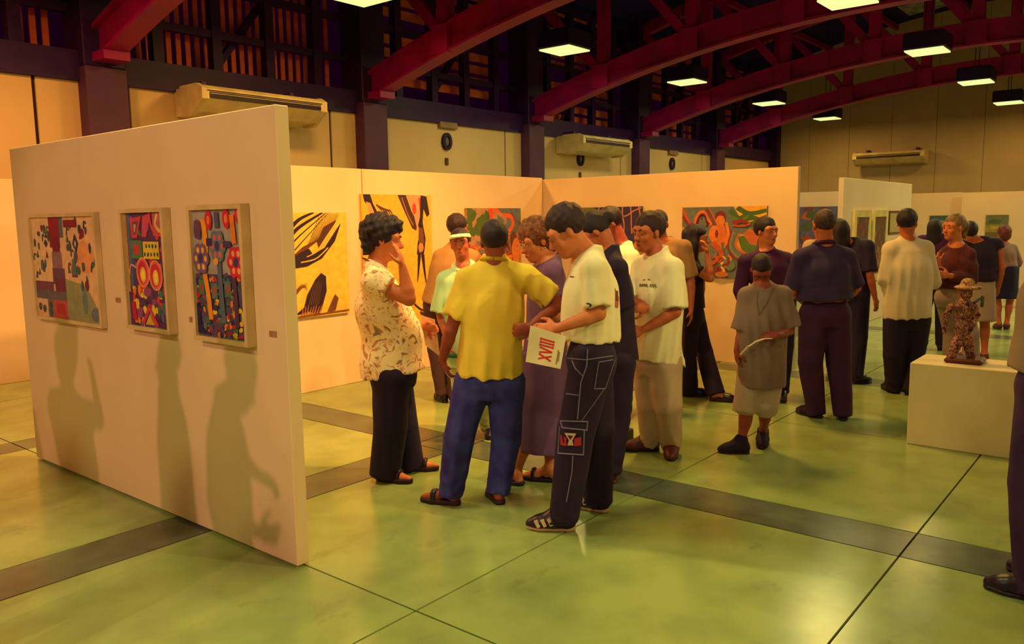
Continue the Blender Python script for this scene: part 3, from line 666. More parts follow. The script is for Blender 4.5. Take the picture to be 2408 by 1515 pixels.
# small caption labels on the front panel
for v, zz, lb in ((4.70, 1.19, 'the wide collage'), (3.90, 1.13, 'the oval-eyed picture'), (3.20, 1.11, 'the flower picture')):
    q = MB(); q.box((-.003, -.028, -.014), (0, .028, .014)); o = q.build('caption_card', plain((170, 124, 96))); o.location = (2.18, v, zz); tag(o, 'small caption card just beside ' + lb, 'caption card', 'caption cards')

# ------------------------------------------------------------------ pedestal, low plinth
q = MB(); q.bevbox((-.225, -.42, 0), (.225, .42, .585), .005); o = q.build('pedestal', mat('pedestal_white', (214, 196, 168), .5, c2=(206, 188, 160))); o.location = (6.335, .965, 0); tag(o, 'low white box pedestal carrying a small mottled figure', 'pedestal')
q = MB(); q.bevbox((-.2, -.26, 0), (.2, .26, .11), .006); o = q.build('low_plinth', mat('plinth_black', (46, 40, 52), .5)); o.location = (4.78, 3.2, 0); tag(o, 'low black plinth on the floor behind the boy in white trousers', 'plinth')

# ------------------------------------------------------------------ smooth solids for people (distance fields -> one closed mesh)
def unit(v):
    v = np.asarray(v, float); return v / (np.linalg.norm(v) + 1e-12)

class SDF:
    def __init__(s, h): s.h = h; s.ops = []; s.post = []
    def _add(s, f, lo, hi, k, op): s.ops.append((f, np.array(lo, float), np.array(hi, float), k, op)); return s
    def cone(s, a, b, ra, rb, k=.02, op='u', flat=False, ell=None):
        """tapered capsule; ell=(dir, scale) squeezes it along dir; flat cuts the ends square"""
        a = np.asarray(a, float); b = np.asarray(b, float); ab = b - a; L = np.linalg.norm(ab) + 1e-9; ax = ab / L
        def f(X, Y, Z):
            px, py, pz = X - a[0], Y - a[1], Z - a[2]
            t = px * ax[0] + py * ax[1] + pz * ax[2]; tc = np.clip(t / L, 0, 1)
            qx, qy, qz = px - ax[0] * tc * L, py - ax[1] * tc * L, pz - ax[2] * tc * L
            if ell is not None:
                e, sc = ell; m = (qx * e[0] + qy * e[1] + qz * e[2]) * (sc - 1)
                qx = qx + e[0] * m; qy = qy + e[1] * m; qz = qz + e[2] * m
            if flat:
                tq = np.maximum(t, 0) if flat == 'end' else t
                px2, py2, pz2 = px - ax[0] * tq, py - ax[1] * tq, pz - ax[2] * tq
                if ell is not None:
                    e, sc = ell; m = (px2 * e[0] + py2 * e[1] + pz2 * e[2]) * (sc - 1)
                    px2 = px2 + e[0] * m; py2 = py2 + e[1] * m; pz2 = pz2 + e[2] * m
                d = np.sqrt(px2 ** 2 + py2 ** 2 + pz2 ** 2) - (ra + (rb - ra) * tc)
                return np.maximum(d, t - L) if flat == 'end' else np.maximum(d, np.maximum(-t, t - L))
            return np.sqrt(qx * qx + qy * qy + qz * qz) - (ra + (rb - ra) * tc)
        r = max(ra, rb) / (min(1, ell[1]) if ell else 1)
        return s._add(f, np.minimum(a, b) - r, np.maximum(a, b) + r, k, op)
    def ell(s, c, r, R=None, k=.02, op='u'):
        """ellipsoid, R rows = axes"""
        c = np.asarray(c, float); r = np.asarray(r, float); R = np.eye(3) if R is None else np.asarray(R)
        def f(X, Y, Z):
            px, py, pz = X - c[0], Y - c[1], Z - c[2]
            q = [px * R[i][0] + py * R[i][1] + pz * R[i][2] for i in range(3)]
            k0 = np.sqrt(sum((q[i] / r[i]) ** 2 for i in range(3))); k1 = np.sqrt(sum((q[i] / r[i] ** 2) ** 2 for i in range(3))) + 1e-9
            return k0 * (k0 - 1) / k1
        m = r.max(); return s._add(f, c - m, c + m, k, op)
    def econe(s, a, b, ra, rb, side, k=.03, op='u'):
        """elliptical truncated cone: ra=(half width, half depth) at a, rb at b, side = width axis; rounded by k"""
        a = np.asarray(a, float); b = np.asarray(b, float); ab = b - a; L = np.linalg.norm(ab) + 1e-9; ax = ab / L
        sd = np.asarray(side, float); sd = unit(sd - ax * (sd @ ax)); fr = np.cross(ax, sd)
        def f(X, Y, Z):
            px, py, pz = X - a[0], Y - a[1], Z - a[2]
            t = px * ax[0] + py * ax[1] + pz * ax[2]; tc = np.clip(t / L, 0, 1)
            u = px * sd[0] + py * sd[1] + pz * sd[2]; v = px * fr[0] + py * fr[1] + pz * fr[2]
            w_ = ra[0] + (rb[0] - ra[0]) * tc; d_ = ra[1] + (rb[1] - ra[1]) * tc
            k0 = np.sqrt((u / w_) ** 2 + (v / d_) ** 2); k1 = np.sqrt((u / w_ ** 2) ** 2 + (v / d_ ** 2) ** 2) + 1e-9
            return np.maximum(k0 * (k0 - 1) / k1, np.maximum(-t, t - L))
        r = max(*ra, *rb); return s._add(f, np.minimum(a, b) - r, np.maximum(a, b) + r, k, op)
    def loft(s, st, side, k=.02):
        """smooth trunk through stations (centre, half width, half depth), bottom to top"""
        C = np.array([q[0] for q in st], float); ax = unit(C[-1] - C[0]); T = (C - C[0]) @ ax; m = len(st)
        Q = np.concatenate([C - C[0] - T[:, None] * ax, np.array([[q[1], q[2]] for q in st], float)], 1)
        tt = []; qq = []
        for i in range(m - 1):
            a, b, c, d = Q[max(i - 1, 0)], Q[i], Q[i + 1], Q[min(i + 2, m - 1)]
            for u in np.linspace(0, 1, 9)[:-1]:
                tt.append(T[i] + (T[i + 1] - T[i]) * u); qq.append(.5 * ((2 * b) + (-a + c) * u + (2 * a - 5 * b + 4 * c - d) * u * u + (-a + 3 * b - 3 * c + d) * u ** 3))
        tt.append(T[-1]); qq.append(Q[-1]); tt = np.array(tt); qq = np.array(qq)
        sd = np.asarray(side, float); sd = unit(sd - ax * (sd @ ax)); fr = np.cross(ax, sd); O = C[0]; L = T[-1]
        ou, ov = qq[:, :3] @ sd, qq[:, :3] @ fr
        def f(X, Y, Z):
            px, py, pz = X - O[0], Y - O[1], Z - O[2]; t = px * ax[0] + py * ax[1] + pz * ax[2]
            u = px * sd[0] + py * sd[1] + pz * sd[2] - np.interp(t, tt, ou); v = px * fr[0] + py * fr[1] + pz * fr[2] - np.interp(t, tt, ov)
            w_ = np.interp(t, tt, qq[:, 3]); d_ = np.interp(t, tt, qq[:, 4])
            k0 = np.sqrt((u / w_) ** 2 + (v / d_) ** 2); k1 = np.sqrt((u / w_ ** 2) ** 2 + (v / d_ ** 2) ** 2) + 1e-9
            return np.maximum(k0 * (k0 - 1) / k1, np.maximum(-t, t - L))
        r = max(max(q[1], q[2]) for q in st) * 1.1; return s._add(f, C.min(0) - r, C.max(0) + r, k, 'u')
    def plane(s, p, n, k=.004):
        """keep the side the normal points away from"""
        p = np.asarray(p, float); n = unit(n)
        s.post.append(('cut', p, n)); return s
    def wrinkle(s, amp, freq, axis, seed=0, mask=None, ridge=False):
        s.post.append(('wr', amp, freq, unit(axis), seed, mask, ridge)); return s
    def arrays(s):
        h = s.h; us = [o for o in s.ops if o[4] == 'u']
        lo = np.min([o[1] for o in us], 0) - 3 * h; hi = np.max([o[2] for o in us], 0) + 3 * h
        n = np.ceil((hi - lo) / h).astype(int) + 1
        D = np.full(tuple(n), .15, np.float32); g = [lo[i] + h * np.arange(n[i]) for i in range(3)]
        for f, a, b, k, op in s.ops:
            m = k + 2 * h
            i0 = np.clip(((a - m - lo) / h).astype(int), 0, n - 1); i1 = np.clip(((b + m - lo) / h).astype(int) + 2, 1, n)
            if np.any(i1 <= i0): continue
            sl = tuple(slice(i0[i], i1[i]) for i in range(3))
            X = g[0][sl[0]][:, None, None]; Y = g[1][sl[1]][None, :, None]; Z = g[2][sl[2]][None, None, :]
            d = f(X, Y, Z); o = D[sl]
            if op == 'u':
                if k > 0: hh = np.maximum(k - np.abs(o - d), 0) / k; D[sl] = np.minimum(o, d) - hh * hh * k * .25
                else: D[sl] = np.minimum(o, d)
            elif op == 's':
                d = -d; hh = np.maximum(k - np.abs(o - d), 0) / max(k, 1e-6); D[sl] = np.maximum(o, d) + hh * hh * k * .25
        X = g[0][:, None, None]; Y = g[1][None, :, None]; Z = g[2][None, None, :]
        for p in s.post:
            if p[0] == 'cut':
                _, q, nn = p; D = np.maximum(D, ((X - q[0]) * nn[0] + (Y - q[1]) * nn[1] + (Z - q[2]) * nn[2]).astype(np.float32))
            else:
                _, amp, fr, ax, seed, mask, ridge = p; rg = np.random.RandomState(seed); w_ = 0
                o1 = unit(np.cross(ax, [.3, .5, .8])); o2 = np.cross(ax, o1)
                for j in range(3):
                    a1 = rg.uniform(0, 6.28); dd = math.cos(a1) * o1 + math.sin(a1) * o2; f1 = fr * rg.uniform(.6, 1.5); ph = rg.uniform(0, 6.28); wa = rg.uniform(2, 6)
                    base = X * dd[0] + Y * dd[1] + Z * dd[2]; al = X * ax[0] + Y * ax[1] + Z * ax[2]
                    sv = np.sin(base * f1 * (.5 if ridge else 1) + ph + 1.3 * np.sin(al * wa + ph)); w_ = w_ + ((2 * np.abs(sv) - 1.1) * (.55 + .45 * np.sin(al * 7 + base * 5 + 2 * ph)) if ridge else sv) / 3
                mk = 1.0 if mask is None else mask(X, Y, Z)
                D = D + (amp * w_ * mk).astype(np.float32)
        return D, lo, h
    def mesh(s):
        D, lo, h = s.arrays(); ins = D < 0
        c = ins.astype(np.int8); sm = c[:-1, :-1, :-1] + c[1:, :-1, :-1] + c[:-1, 1:, :-1] + c[1:, 1:, :-1] + c[:-1, :-1, 1:] + c[1:, :-1, 1:] + c[:-1, 1:, 1:] + c[1:, 1:, 1:]
        I, J, K = np.nonzero((sm > 0) & (sm < 8)); N = len(I)
        if N == 0: return np.zeros((0, 3)), np.zeros((0, 4), int)
        idm = np.full(sm.shape, -1, np.int32); idm[I, J, K] = np.arange(N)
        crn = [(a, b, cc) for a in (0, 1) for b in (0, 1) for cc in (0, 1)]
        V = {q: D[I + q[0], J + q[1], K + q[2]].astype(np.float64) for q in crn}
        acc = np.zeros((N, 3)); cnt = np.zeros(N)
        for q in crn:
            for ax in range(3):
                if q[ax]: continue
                r = list(q); r[ax] = 1; r = tuple(r); d0, d1 = V[q], V[r]; m = (d0 < 0) != (d1 < 0)
                t = np.where(m, d0 / np.where(m, d0 - d1, 1), 0)
                p = np.zeros((N, 3)); p[:] = q; p[:, ax] = t
                acc += np.where(m[:, None], p, 0); cnt += m
        P = (acc / cnt[:, None] + np.stack([I, J, K], 1)) * h + lo
        F = []
        for ax in range(3):
            a0 = [slice(1, -1)] * 3; a0[ax] = slice(0, -1); b0 = [slice(1, -1)] * 3; b0[ax] = slice(1, None)
            A, B = ins[tuple(a0)], ins[tuple(b0)]
            E = np.stack(np.nonzero(A != B), 1); o = np.ones(3, int); o[ax] = 0; E = E + o
            if not len(E): continue
            sgn = ins[E[:, 0], E[:, 1], E[:, 2]]
            u, v = [(1, 2), (2, 0), (0, 1)][ax]
            du = np.zeros(3, int); du[u] = 1; dv = np.zeros(3, int); dv[v] = 1
            g = lambda Q: idm[Q[:, 0], Q[:, 1], Q[:, 2]]
            q = np.stack([g(E - du - dv), g(E - dv), g(E), g(E - du)], 1)
            q[~sgn] = q[~sgn][:, ::-1]; F.append(q)
        Fc = np.concatenate(F); Fc = Fc[(Fc >= 0).all(1)]
        # relax a little so that the grid does not show
        nb = np.zeros_like(P); ct = np.zeros(N)
        for it in range(2):
            nb[:] = 0; ct[:] = 0
            for i in range(4):
                a, b = Fc[:, i], Fc[:, (i + 1) % 4]
                for d in range(3): nb[:, d] += np.bincount(a, P[b, d], N) + np.bincount(b, P[a, d], N)
                ct += np.bincount(a, minlength=N) + np.bincount(b, minlength=N)
            P = P * .5 + .5 * nb / np.maximum(ct, 1)[:, None]
        return P, Fc
    def build(s, name, m, parent, off):
        P, Fc = s.mesh(); me = bpy.data.meshes.new(name); P = P - off
        me.vertices.add(len(P)); me.vertices.foreach_set('co', P.astype(np.float32).ravel())
        me.loops.add(Fc.size); me.loops.foreach_set('vertex_index', Fc.astype(np.int32).ravel())
        me.polygons.add(len(Fc)); me.polygons.foreach_set('loop_start', np.arange(0, Fc.size, 4, dtype=np.int32))
        try: me.polygons.foreach_set('loop_total', np.full(len(Fc), 4, np.int32))
        except Exception: pass
        me.polygons.foreach_set('use_smooth', np.ones(len(Fc), bool))
        me.materials.append(m); me.update(calc_edges=True); me.validate()
        o = bpy.data.objects.new(name, me); link(o, parent)
        return o

# ------------------------------------------------------------------ people
SKINS = {'light': mat('skin_light', (206, 122, 88), .55, c2=(196, 104, 76), scale=14), 'tan': mat('skin_tan', (186, 98, 72), .55, c2=(172, 82, 64), scale=14),
         'brown': mat('skin_brown', (150, 70, 56), .55, c2=(134, 56, 52), scale=14)}
M_EYE = mat('eye_white', (176, 138, 120), .4); M_IRIS = mat('eye_dark', (30, 10, 30), .2)
HAIR = {'black': mat('hair_black', (34, 10, 44), .55, c2=(22, 2, 42), scale=60, bump=.3, bscale=420), 'dark': mat('hair_dark_brown', (52, 18, 40), .55, c2=(34, 6, 42), scale=60, bump=.3, bscale=420),
        'brown': mat('hair_brown', (140, 78, 40), .5, c2=(70, 28, 38), scale=55, bump=.3, bscale=340), 'grey': mat('hair_grey', (74, 54, 56), .6, c2=(44, 16, 50), scale=40, bump=.3, bscale=420),
        'blond': mat('hair_blond', (150, 120, 82), .5, c2=(92, 60, 56), scale=30, bump=.3, bscale=340), 'red': mat('hair_auburn', (120, 36, 30), .5, c2=(76, 10, 46), scale=30, bump=.3, bscale=340)}

def dirv(th):
    """0 = away from the camera, 90 = towards the right of the picture, 180 = towards the camera, 270 = left"""
    a = math.radians(th); return CF * math.cos(a) + CR * math.sin(a)

class Person:
    def __init__(s, label, base, H, face, ov=None, skin='tan', hair=('short', 'black'), look=None, pitch=0, tilt=0, build=1.0, vox=.009, group=None, D=None, hs=1.0):
        s.k = k = H / 1.72; s.kh = k * hs; s.b = build; s.vox = vox; s.skin = SKINS[skin]
        B = np.array(base if len(base) == 3 else list(base) + [0.0], float); s.base = B
        s.D = float(B @ CF) if D is None else D
        f = dirv(face); l = np.cross([0, 0, 1], f); z = np.array([0, 0, 1.0]); s.f, s.l = f, l
        P = lambda x, y, zz: B + l * x * k + f * y * k + z * zz * k
        J = dict(head=P(0, .03, 1.595), neck=P(0, -.01, 1.46), pel=P(0, 0, .94), sL=P(.17, -.01, 1.40), sR=P(-.17, -.01, 1.40), eL=P(.23, -.03, 1.12), eR=P(-.23, -.03, 1.12),
                 wL=P(.24, .05, .88), wR=P(-.24, .05, .88), hL=P(.09, 0, .90), hR=P(-.09, 0, .90), kL=P(.10, .02, .49), kR=P(-.10, .02, .49))
        s.foot = {}
        for sd, x in (('L', .10), ('R', -.10)):
            s.foot[sd] = (P(x, -.07, 0), P(x * 1.35, .18, 0))
        s.hand = {}
        for key, v in (ov or {}).items():
            if key in ('fL', 'fR'):
                h = fl(*v[0]); t = fl(*v[1]); s.foot[key[1]] = (h, t)
            elif key in ('gL', 'gR'): s.hand[key[1]] = v
            else: J[key] = at(v[0], v[1], s.D + (v[2] if len(v) > 2 else 0.0))
        if 'pel' not in (ov or {}): J['pel'] = (J['hL'] + J['hR']) / 2 + z * .04 * k
        for sd in 'LR':
            h, t = s.foot[sd]; d = unit(t - h); s.foot[sd] = (h, h + d * .255 * k * (.96 if build < 1 else 1))
            J['a' + sd] = h + d * .055 * k + z * .085 * k
        s.J = J
        s.look = unit(dirv(face if look is None else look) * math.cos(math.radians(pitch)) - z * math.sin(math.radians(pitch)))
        hl = unit(np.cross([0, 0, 1], s.look)); hu = np.cross(s.look, hl)
        if tilt: a = math.radians(tilt); hl, hu = hl * math.cos(a) + hu * math.sin(a), hu * math.cos(a) - hl * math.sin(a)
        s.hl, s.hu = hl, hu; s.HR = np.stack([hl, s.look, hu])
        s.up = unit(J['neck'] - J['pel']); s.side = unit(J['sL'] - J['sR']); s.side = unit(s.side - s.up * (s.side @ s.up)); s.front = np.cross(s.side, s.up)
        s.pside = unit(J['hL'] - J['hR'])
        s.hairspec = hair
        s.root = empty('person', B); tag(s.root, label, 'person', group)
        s.body()
        if hair: s.mk_hair(*hair)
    def hp(s, x, y, z): k = s.kh; return s.J['head'] + (s.hl * x + s.look * y + s.hu * z) * k
    def body(s):
        J, k, b = s.J, s.k, s.b; S_ = SDF(s.vox); R = s.HR
        # head
        S_.ell(s.hp(0, -.016, .035), np.array([.075, .094, .085]) * s.kh, R, .02)
        S_.ell(s.hp(0, .022, -.045), np.array([.057, .066, .074]) * s.kh, R, .03)
        S_.ell(s.hp(0, .062, -.095), np.array([.026, .022, .020]) * s.kh, R, .03)
        S_.cone(s.hp(-.045, .06, .024), s.hp(.045, .06, .024), .026 * s.kh, .026 * s.kh, .02)
        for sx in (-1, 1):
            S_.ell(s.hp(sx * .040, .058, -.028), np.array([.024, .022, .024]) * s.kh, R, .02)
            S_.ell(s.hp(sx * .032, .096, .002), np.array([.016, .013, .010]) * s.kh, R, .012, 's')
            S_.ell(s.hp(sx * .078, -.008, -.006), np.array([.009, .019, .031]) * s.kh, R, .006)
        S_.cone(s.hp(0, .082, .008), s.hp(0, .106, -.032), .008 * s.kh, .012 * s.kh, .010)
        S_.cone(s.hp(-.011, .098, -.036), s.hp(.011, .098, -.036), .008 * s.kh, .008 * s.kh, .008)
        S_.cone(s.hp(-.016, .083, -.066), s.hp(.016, .083, -.066), .009 * s.kh, .009 * s.kh, .010)
        # neck and trunk
        nb = J['neck']; S_.cone(s.hp(0, -.022, -.055), nb - s.up * .03 * k, .054 * k * min(b, 1.05), .060 * k * min(b, 1.1), .03)
        s.shalf = .5 * np.linalg.norm(J['sL'] - J['sR'])
        T_ = lambda q: J['pel'] + (nb - J['pel']) * q
        S_.loft([(J['pel'] - s.up * .08 * k, .150 * k * b, .105 * k * b), (T_(.0), .150 * k * b, .105 * k * b), (T_(.28), .130 * k * b, .092 * k * b), (T_(.62), .150 * k * b, .106 * k * b), (T_(.86), min(s.shalf, .17 * k) * .80, .080 * k), (T_(1.0), .066 * k, .060 * k)], s.side, .04)
        for sd in 'LR':
            S_.cone(nb - s.up * .04 * k, J['s' + sd], .050 * k, .050 * k * b, .04)
            S_.cone(J['s' + sd], J['e' + sd], .050 * k * b, .038 * k * b, .02); q_ = J['e' + sd] * .72 + J['w' + sd] * .28; S_.cone(J['e' + sd], q_, .038 * k * b, .040 * k * b, .008); S_.cone(q_, J['w' + sd], .040 * k * b, .025 * k, .006)
            S_.cone(J['h' + sd], J['k' + sd], .080 * k * b, .054 * k * b, .04); S_.cone(J['k' + sd], J['a' + sd], .052 * k * b, .035 * k, .02)
            cf_ = unit(s.foot[sd][1] - s.foot[sd][0]); m = J['k' + sd] * .68 + J['a' + sd] * .32 - cf_ * .018 * k
            S_.ell(m, np.array([.046, .046, .10]) * k * b, None, .04)
            h, t = s.foot[sd]; z = np.array([0, 0, 1.0])
            S_.cone(J['a' + sd], h + cf_ * .03 * k + z * .035 * k, .034 * k, .030 * k, .02); S_.cone(J['a' + sd], h + cf_ * .17 * k + z * .034 * k, .036 * k, .030 * k, .03, ell=(z, 1.15))
            S_.cone(h + cf_ * .15 * k + z * .034 * k, h + cf_ * .235 * k + z * .028 * k, .032 * k, .020 * k, .02)
            s.mk_hand(S_, sd)
        s.body_o = S_.build('body', s.skin, s.root, s.base)
    def mk_hand(s, S_, sd):
        """hand spec: dir (unit), palm normal, curl 0..1, spread"""
        k = s.k; w = s.J['w' + sd]; fa = unit(w - s.J['e' + sd])
        sp = s.hand.get(sd, {})
        d = unit(sp.get('dir', fa)); n = sp.get('palm', -s.l if sd == 'L' else s.l); n = unit(n - d * (np.asarray(n) @ d)); curl = sp.get('curl', .45)
        th = np.cross(n, d) if sd == 'L' else np.cross(d, n)           # towards the thumb
        th = unit(th) * sp.get('thumb', 1)
        pc = w + d * .048 * k
        S_.ell(pc, np.array([.038, .050, .017]) * k, np.stack([th, d, n]), .012)
        for i, (o, L) in enumerate(((.030, .070), (.011, .078), (-.010, .072), (-.029, .056))):
            p = w + d * (.085 - .006 * abs(i - 1)) * k + th * o * k; a = curl * (1.0 + .12 * i); dd = d + th * o * sp.get('spread', 1.2)
            for j, sg in enumerate((.46, .32, .24)):
                ang = a * (.55 + .65 * j); v = unit(dd) * math.cos(ang) + n * math.sin(ang)
                q = p + v * L * sg * k; S_.cone(p, q, (.0092 - .0007 * j) * k, (.0085 - .0007 * j) * k, .005); p = q
        p = w + d * .022 * k + th * .026 * k
        for j, sg in enumerate((.036, .030, .024)):
            v = unit(d * (.65 + .2 * j) + th * (.75 - .25 * j) + n * (.3 + curl * .35 * j)); q = p + v * sg * k; S_.cone(p, q, (.0125 - .0012 * j) * k, (.0112 - .0012 * j) * k, .008); p = q
    def mk_hair(s, style, col):
        k = s.kh; R = s.HR; H = SDF(s.vox * (.8 if style != 'long' else 1)); m = HAIR[col]
        def cap(grow, slope=.78, c0=.062, top=0.0):
            H.ell(s.hp(0, -.020 - grow * .35, .036 + grow * .55), np.array([.0755 + grow * .62, .0945 + grow * .62, .086 + grow * .62]) * k, R, .02)
            # keep what lies above the hairline: hairline falls from forehead to nape
            H.plane(s.hp(0, .088, c0), unit(-s.hu + s.look * slope), 0)
        if style == 'short': cap(.018); H.wrinkle(.004 * k, 130, s.hu, 3); H.wrinkle(.003 * k, 170, s.hl, 6)
        elif style == 'crop': cap(.010, .80, .066); H.wrinkle(.002 * k, 190, s.hu, 3)
        elif style == 'fringe': cap(.020, .72, .050); H.wrinkle(.005 * k, 120, s.hu, 5)
        elif style == 'curly':
            H.ell(s.hp(0, -.034, .054), np.array([.104, .118, .104]) * k, R, .02); H.ell(s.hp(0, .050, .092), np.array([.075, .050, .042]) * k, R, .03); H.ell(s.hp(0, -.080, -.03), np.array([.080, .055, .085]) * k, R, .03)
            H.plane(s.hp(0, .09, .046), unit(-s.hu + s.look * .74)); H.wrinkle(.009 * k, 150, s.hu, 8); H.wrinkle(.008 * k, 140, s.hl, 4)
        elif style == 'bob':
            H.ell(s.hp(0, -.022, .045), np.array([.098, .114, .102]) * k, R, .02); H.ell(s.hp(0, -.065, -.04), np.array([.085, .055, .075]) * k, R, .04)
            H.plane(s.hp(0, .092, .030), unit(-s.hu + s.look * .85)); H.wrinkle(.006 * k, 120, s.hu + s.look, 8); H.wrinkle(.004 * k, 160, s.hl, 3)
        elif style == 'longcurly':
            H.ell(s.hp(0, -.030, .040), np.array([.105, .118, .105]) * k, R, .03); H.ell(s.hp(0, -.08, -.10), np.array([.125, .075, .16]) * k, R, .05); H.ell(s.hp(.085, -.02, -.10), np.array([.035, .05, .13]) * k, R, .04); H.ell(s.hp(-.085, -.02, -.10), np.array([.035, .05, .13]) * k, R, .04)
            H.ell(s.hp(0, -.10, -.24), np.array([.115, .055, .10]) * k, R, .05)
            H.ell(s.hp(0, .135, -.050), np.array([.13, .145, .125]) * k, R, .02, 's'); H.wrinkle(.010 * k, 70, s.hu, 8); H.wrinkle(.008 * k, 60, s.hl, 2)
        elif style == 'long':
            H.ell(s.hp(0, -.022, .040), np.array([.088, .106, .098]) * k, R, .03); H.ell(s.hp(0, -.075, -.08), np.array([.09, .045, .15]) * k, R, .05)
            H.ell(s.hp(0, .115, -.04), np.array([.072, .10, .11]) * k, R, .02, 's'); H.wrinkle(.004 * k, 90, s.hu, 8)
        elif style == 'tail':
            cap(.015); H.ell(s.hp(0, -.13, .03), np.array([.045, .04, .045]) * k, R, .02); H.cone(s.hp(0, -.14, .02), s.hp(0, -.125, -.14), .038 * k, .02 * k, .02)
            H.ops.append(H.ops.pop()); H.wrinkle(.004 * k, 90, s.hu, 8)
        elif style == 'bun':
            cap(.013, .9); H.ell(s.hp(0, -.125, .02), np.array([.045, .042, .042]) * k, R, .015); H.wrinkle(.003 * k, 90, s.hu, 8)
        elif style == 'bald': cap(.005, 1.25, .10)
        if style in ('tail', 'bun'): H.post = [p for p in H.post if p[0] != 'cut'] + [('cut', s.hp(0, .088, .062), unit(-s.hu * .9 + s.look * .66))]
        s.hair_o = H.build('hair', m, s.root, s.base)
    def face(s, lips=(150, 50, 50), brow='black', smile=False, eyes=True):
        k = s.kh; R = s.HR.T
        for sx in (-1, 1):
            q = MB()
            if eyes:
                q.ball(s.hp(sx * .032, .079, .001), np.array([.0130, .0070, .0056]) * k, 10, R); e = q.build('eye', M_EYE, s.root, True, off=s.base)
                q = MB(); q.ball(s.hp(sx * .032 + .002, .0840, .001), np.array([.0060, .0030, .0054]) * k, 10, R); q.build('iris', M_IRIS, e, True, off=s.base)
            q = MB(); q.tube([s.hp(sx * .012, .091, .021), s.hp(sx * .030, .089, .028), s.hp(sx * .050, .074, .022)], [.003 * k, .0036 * k, .002 * k], 6); q.build('eyebrow', HAIR[brow], s.root, True, off=s.base)
        q = MB(); w_ = .028 if smile else .021; up = .008 if smile else 0
        q.tube([s.hp(-w_, .079, -.066 + up), s.hp(-.010, .0905, -.067), s.hp(.010, .0905, -.067), s.hp(w_, .079, -.066 + up)], [.002 * k, .0058 * k, .0058 * k, .002 * k], 8)
        q.build('lips', plain(lips, .45), s.root, True, off=s.base)
        if smile:
            q = MB(); q.tube([s.hp(-.020, .0855, -.063), s.hp(0, .0955, -.066), s.hp(.020, .0855, -.063)], [.0015 * k, .0038 * k, .0015 * k], 6); q.build('teeth', plain((236, 210, 190), .3), s.root, True, off=s.base)
    def shirt(s, m, hem=.02, loose=.03, sleeve=.6, hemw=None, sr=None, name='shirt', wr=(.006, 38), neckcut=.0, waist=None, chest=None, hem_n=None, scoop=.0, seed=1, front=0.0, shw=1.0):
        """hem: metres below the pelvis joint; sleeve: 0..1 upper arm, 1..2 forearm"""
        J, k, b = s.J, s.k, s.b; A = SDF(s.vox); nb = J['neck']; pel = J['pel']
        T_ = lambda q: pel + (nb - pel) * q
        c_ = chest or (.158 * k * b + loose, .112 * k * b + loose); w_ = waist or (.150 * k * b + loose * 1.1, .108 * k * b + loose * 1.1); h_ = hemw or (.160 * k * b + loose * 1.2, .118 * k * b + loose * 1.2)
        hemp = pel - s.up * hem; fo = s.front * front; sw = min(s.shalf, .18 * k * b) * .86 * shw
        A.loft([(hemp - s.up * .03, h_[0], h_[1]), (hemp + s.up * .10, (h_[0] + w_[0]) / 2, (h_[1] + w_[1]) / 2), (T_(.32) + fo, w_[0], w_[1]), (T_(.62), c_[0], c_[1]), (T_(.84), sw + loose * .4, .088 * k + loose * .6), (T_(.97), .088 * k, .074 * k), (T_(1.06), .070 * k, .066 * k)], s.pside * .3 + s.side * .7, .02)
        for sd in 'LR':
            r0 = (.054 * k * b + loose * .45); A.cone(nb - s.up * .018 * k, J['s' + sd], .046 * k, r0, .035)
            sh, el, wr_ = J['s' + sd], J['e' + sd], J['w' + sd]
            rs = sr if sr is not None else .052 * k * b + loose * .8
            if sleeve > 0:
                if sleeve <= 1: A.cone(sh, sh + (el - sh) * sleeve, r0, rs, .02, flat='end')
                else:
                    A.cone(sh, el, r0, (r0 + rs) / 2, .02); A.cone(el, el + (wr_ - el) * (sleeve - 1), (r0 + rs) / 2, rs, .006, flat='end')
        hn = hem_n if hem_n is not None else -s.up
        A.plane(hemp, hn); A.plane(nb + s.up * (.030 + neckcut) * k, unit(s.up + s.front * .62))
        if scoop: A.ell(nb + s.front * .07 * k + s.up * .0, np.array([.07, .07, .07]) * k * scoop, None, .01, 's')
        if wr[0]: A.wrinkle(wr[0] * 1.5, wr[1] * 1.9, s.up, seed, lambda X, Y, Z: np.clip((nb[2] - .05 * k - Z) / (.16 * k), 0, 1) + 0 * X, True)
        o = A.build(name, m, s.root, s.base); s.shirt_o = o
        return o
    def trousers(s, m, loose=.02, cuff=.055, cuffr=None, kneer=None, thr=None, waist=.07, name='trousers', wr=(.004, 45), length=1.0, seed=2, lowwr=True):
        J, k, b = s.J, s.k, s.b; A = SDF(s.vox); pel = J['pel']
        th = thr or .088 * k * b + loose; kr = kneer or .060 * k * b + loose; cr = cuffr or .048 * k + loose
        A.loft([(pel - s.up * .13 * k, .12 * k * b + loose, .095 * k * b + loose * .8), (pel - s.up * .05 * k, .156 * k * b + loose * .8, .112 * k * b + loose * .8), (pel + s.up * waist * k, .138 * k * b + loose * .4, .100 * k * b + loose * .4)], s.pside, .02)
        for sd in 'LR':
            hp, kn, an = J['h' + sd], J['k' + sd], J['a' + sd]; A.cone(hp, kn, th, kr, .025)
            if length >= 1: A.cone(kn, an - np.array([0, 0, .085 * k - cuff]), kr, cr, .008, flat='end')
            else: A.cone(kn, kn + (an - kn) * max(.02, (length - .5) * 2), kr, kr * 1.02, .008, flat='end')
        if wr[0]:
            A.wrinkle(wr[0] * 1.4, wr[1] * 1.9, s.up, seed, None, True)
            if lowwr: kz = J['kL'][2] * .75; A.wrinkle(.012, 90, s.side * .9 + s.front * .5, seed + 1, ridge=True, mask=lambda X, Y, Z: np.clip((kz - Z) / kz, 0, 1) + 0 * X)
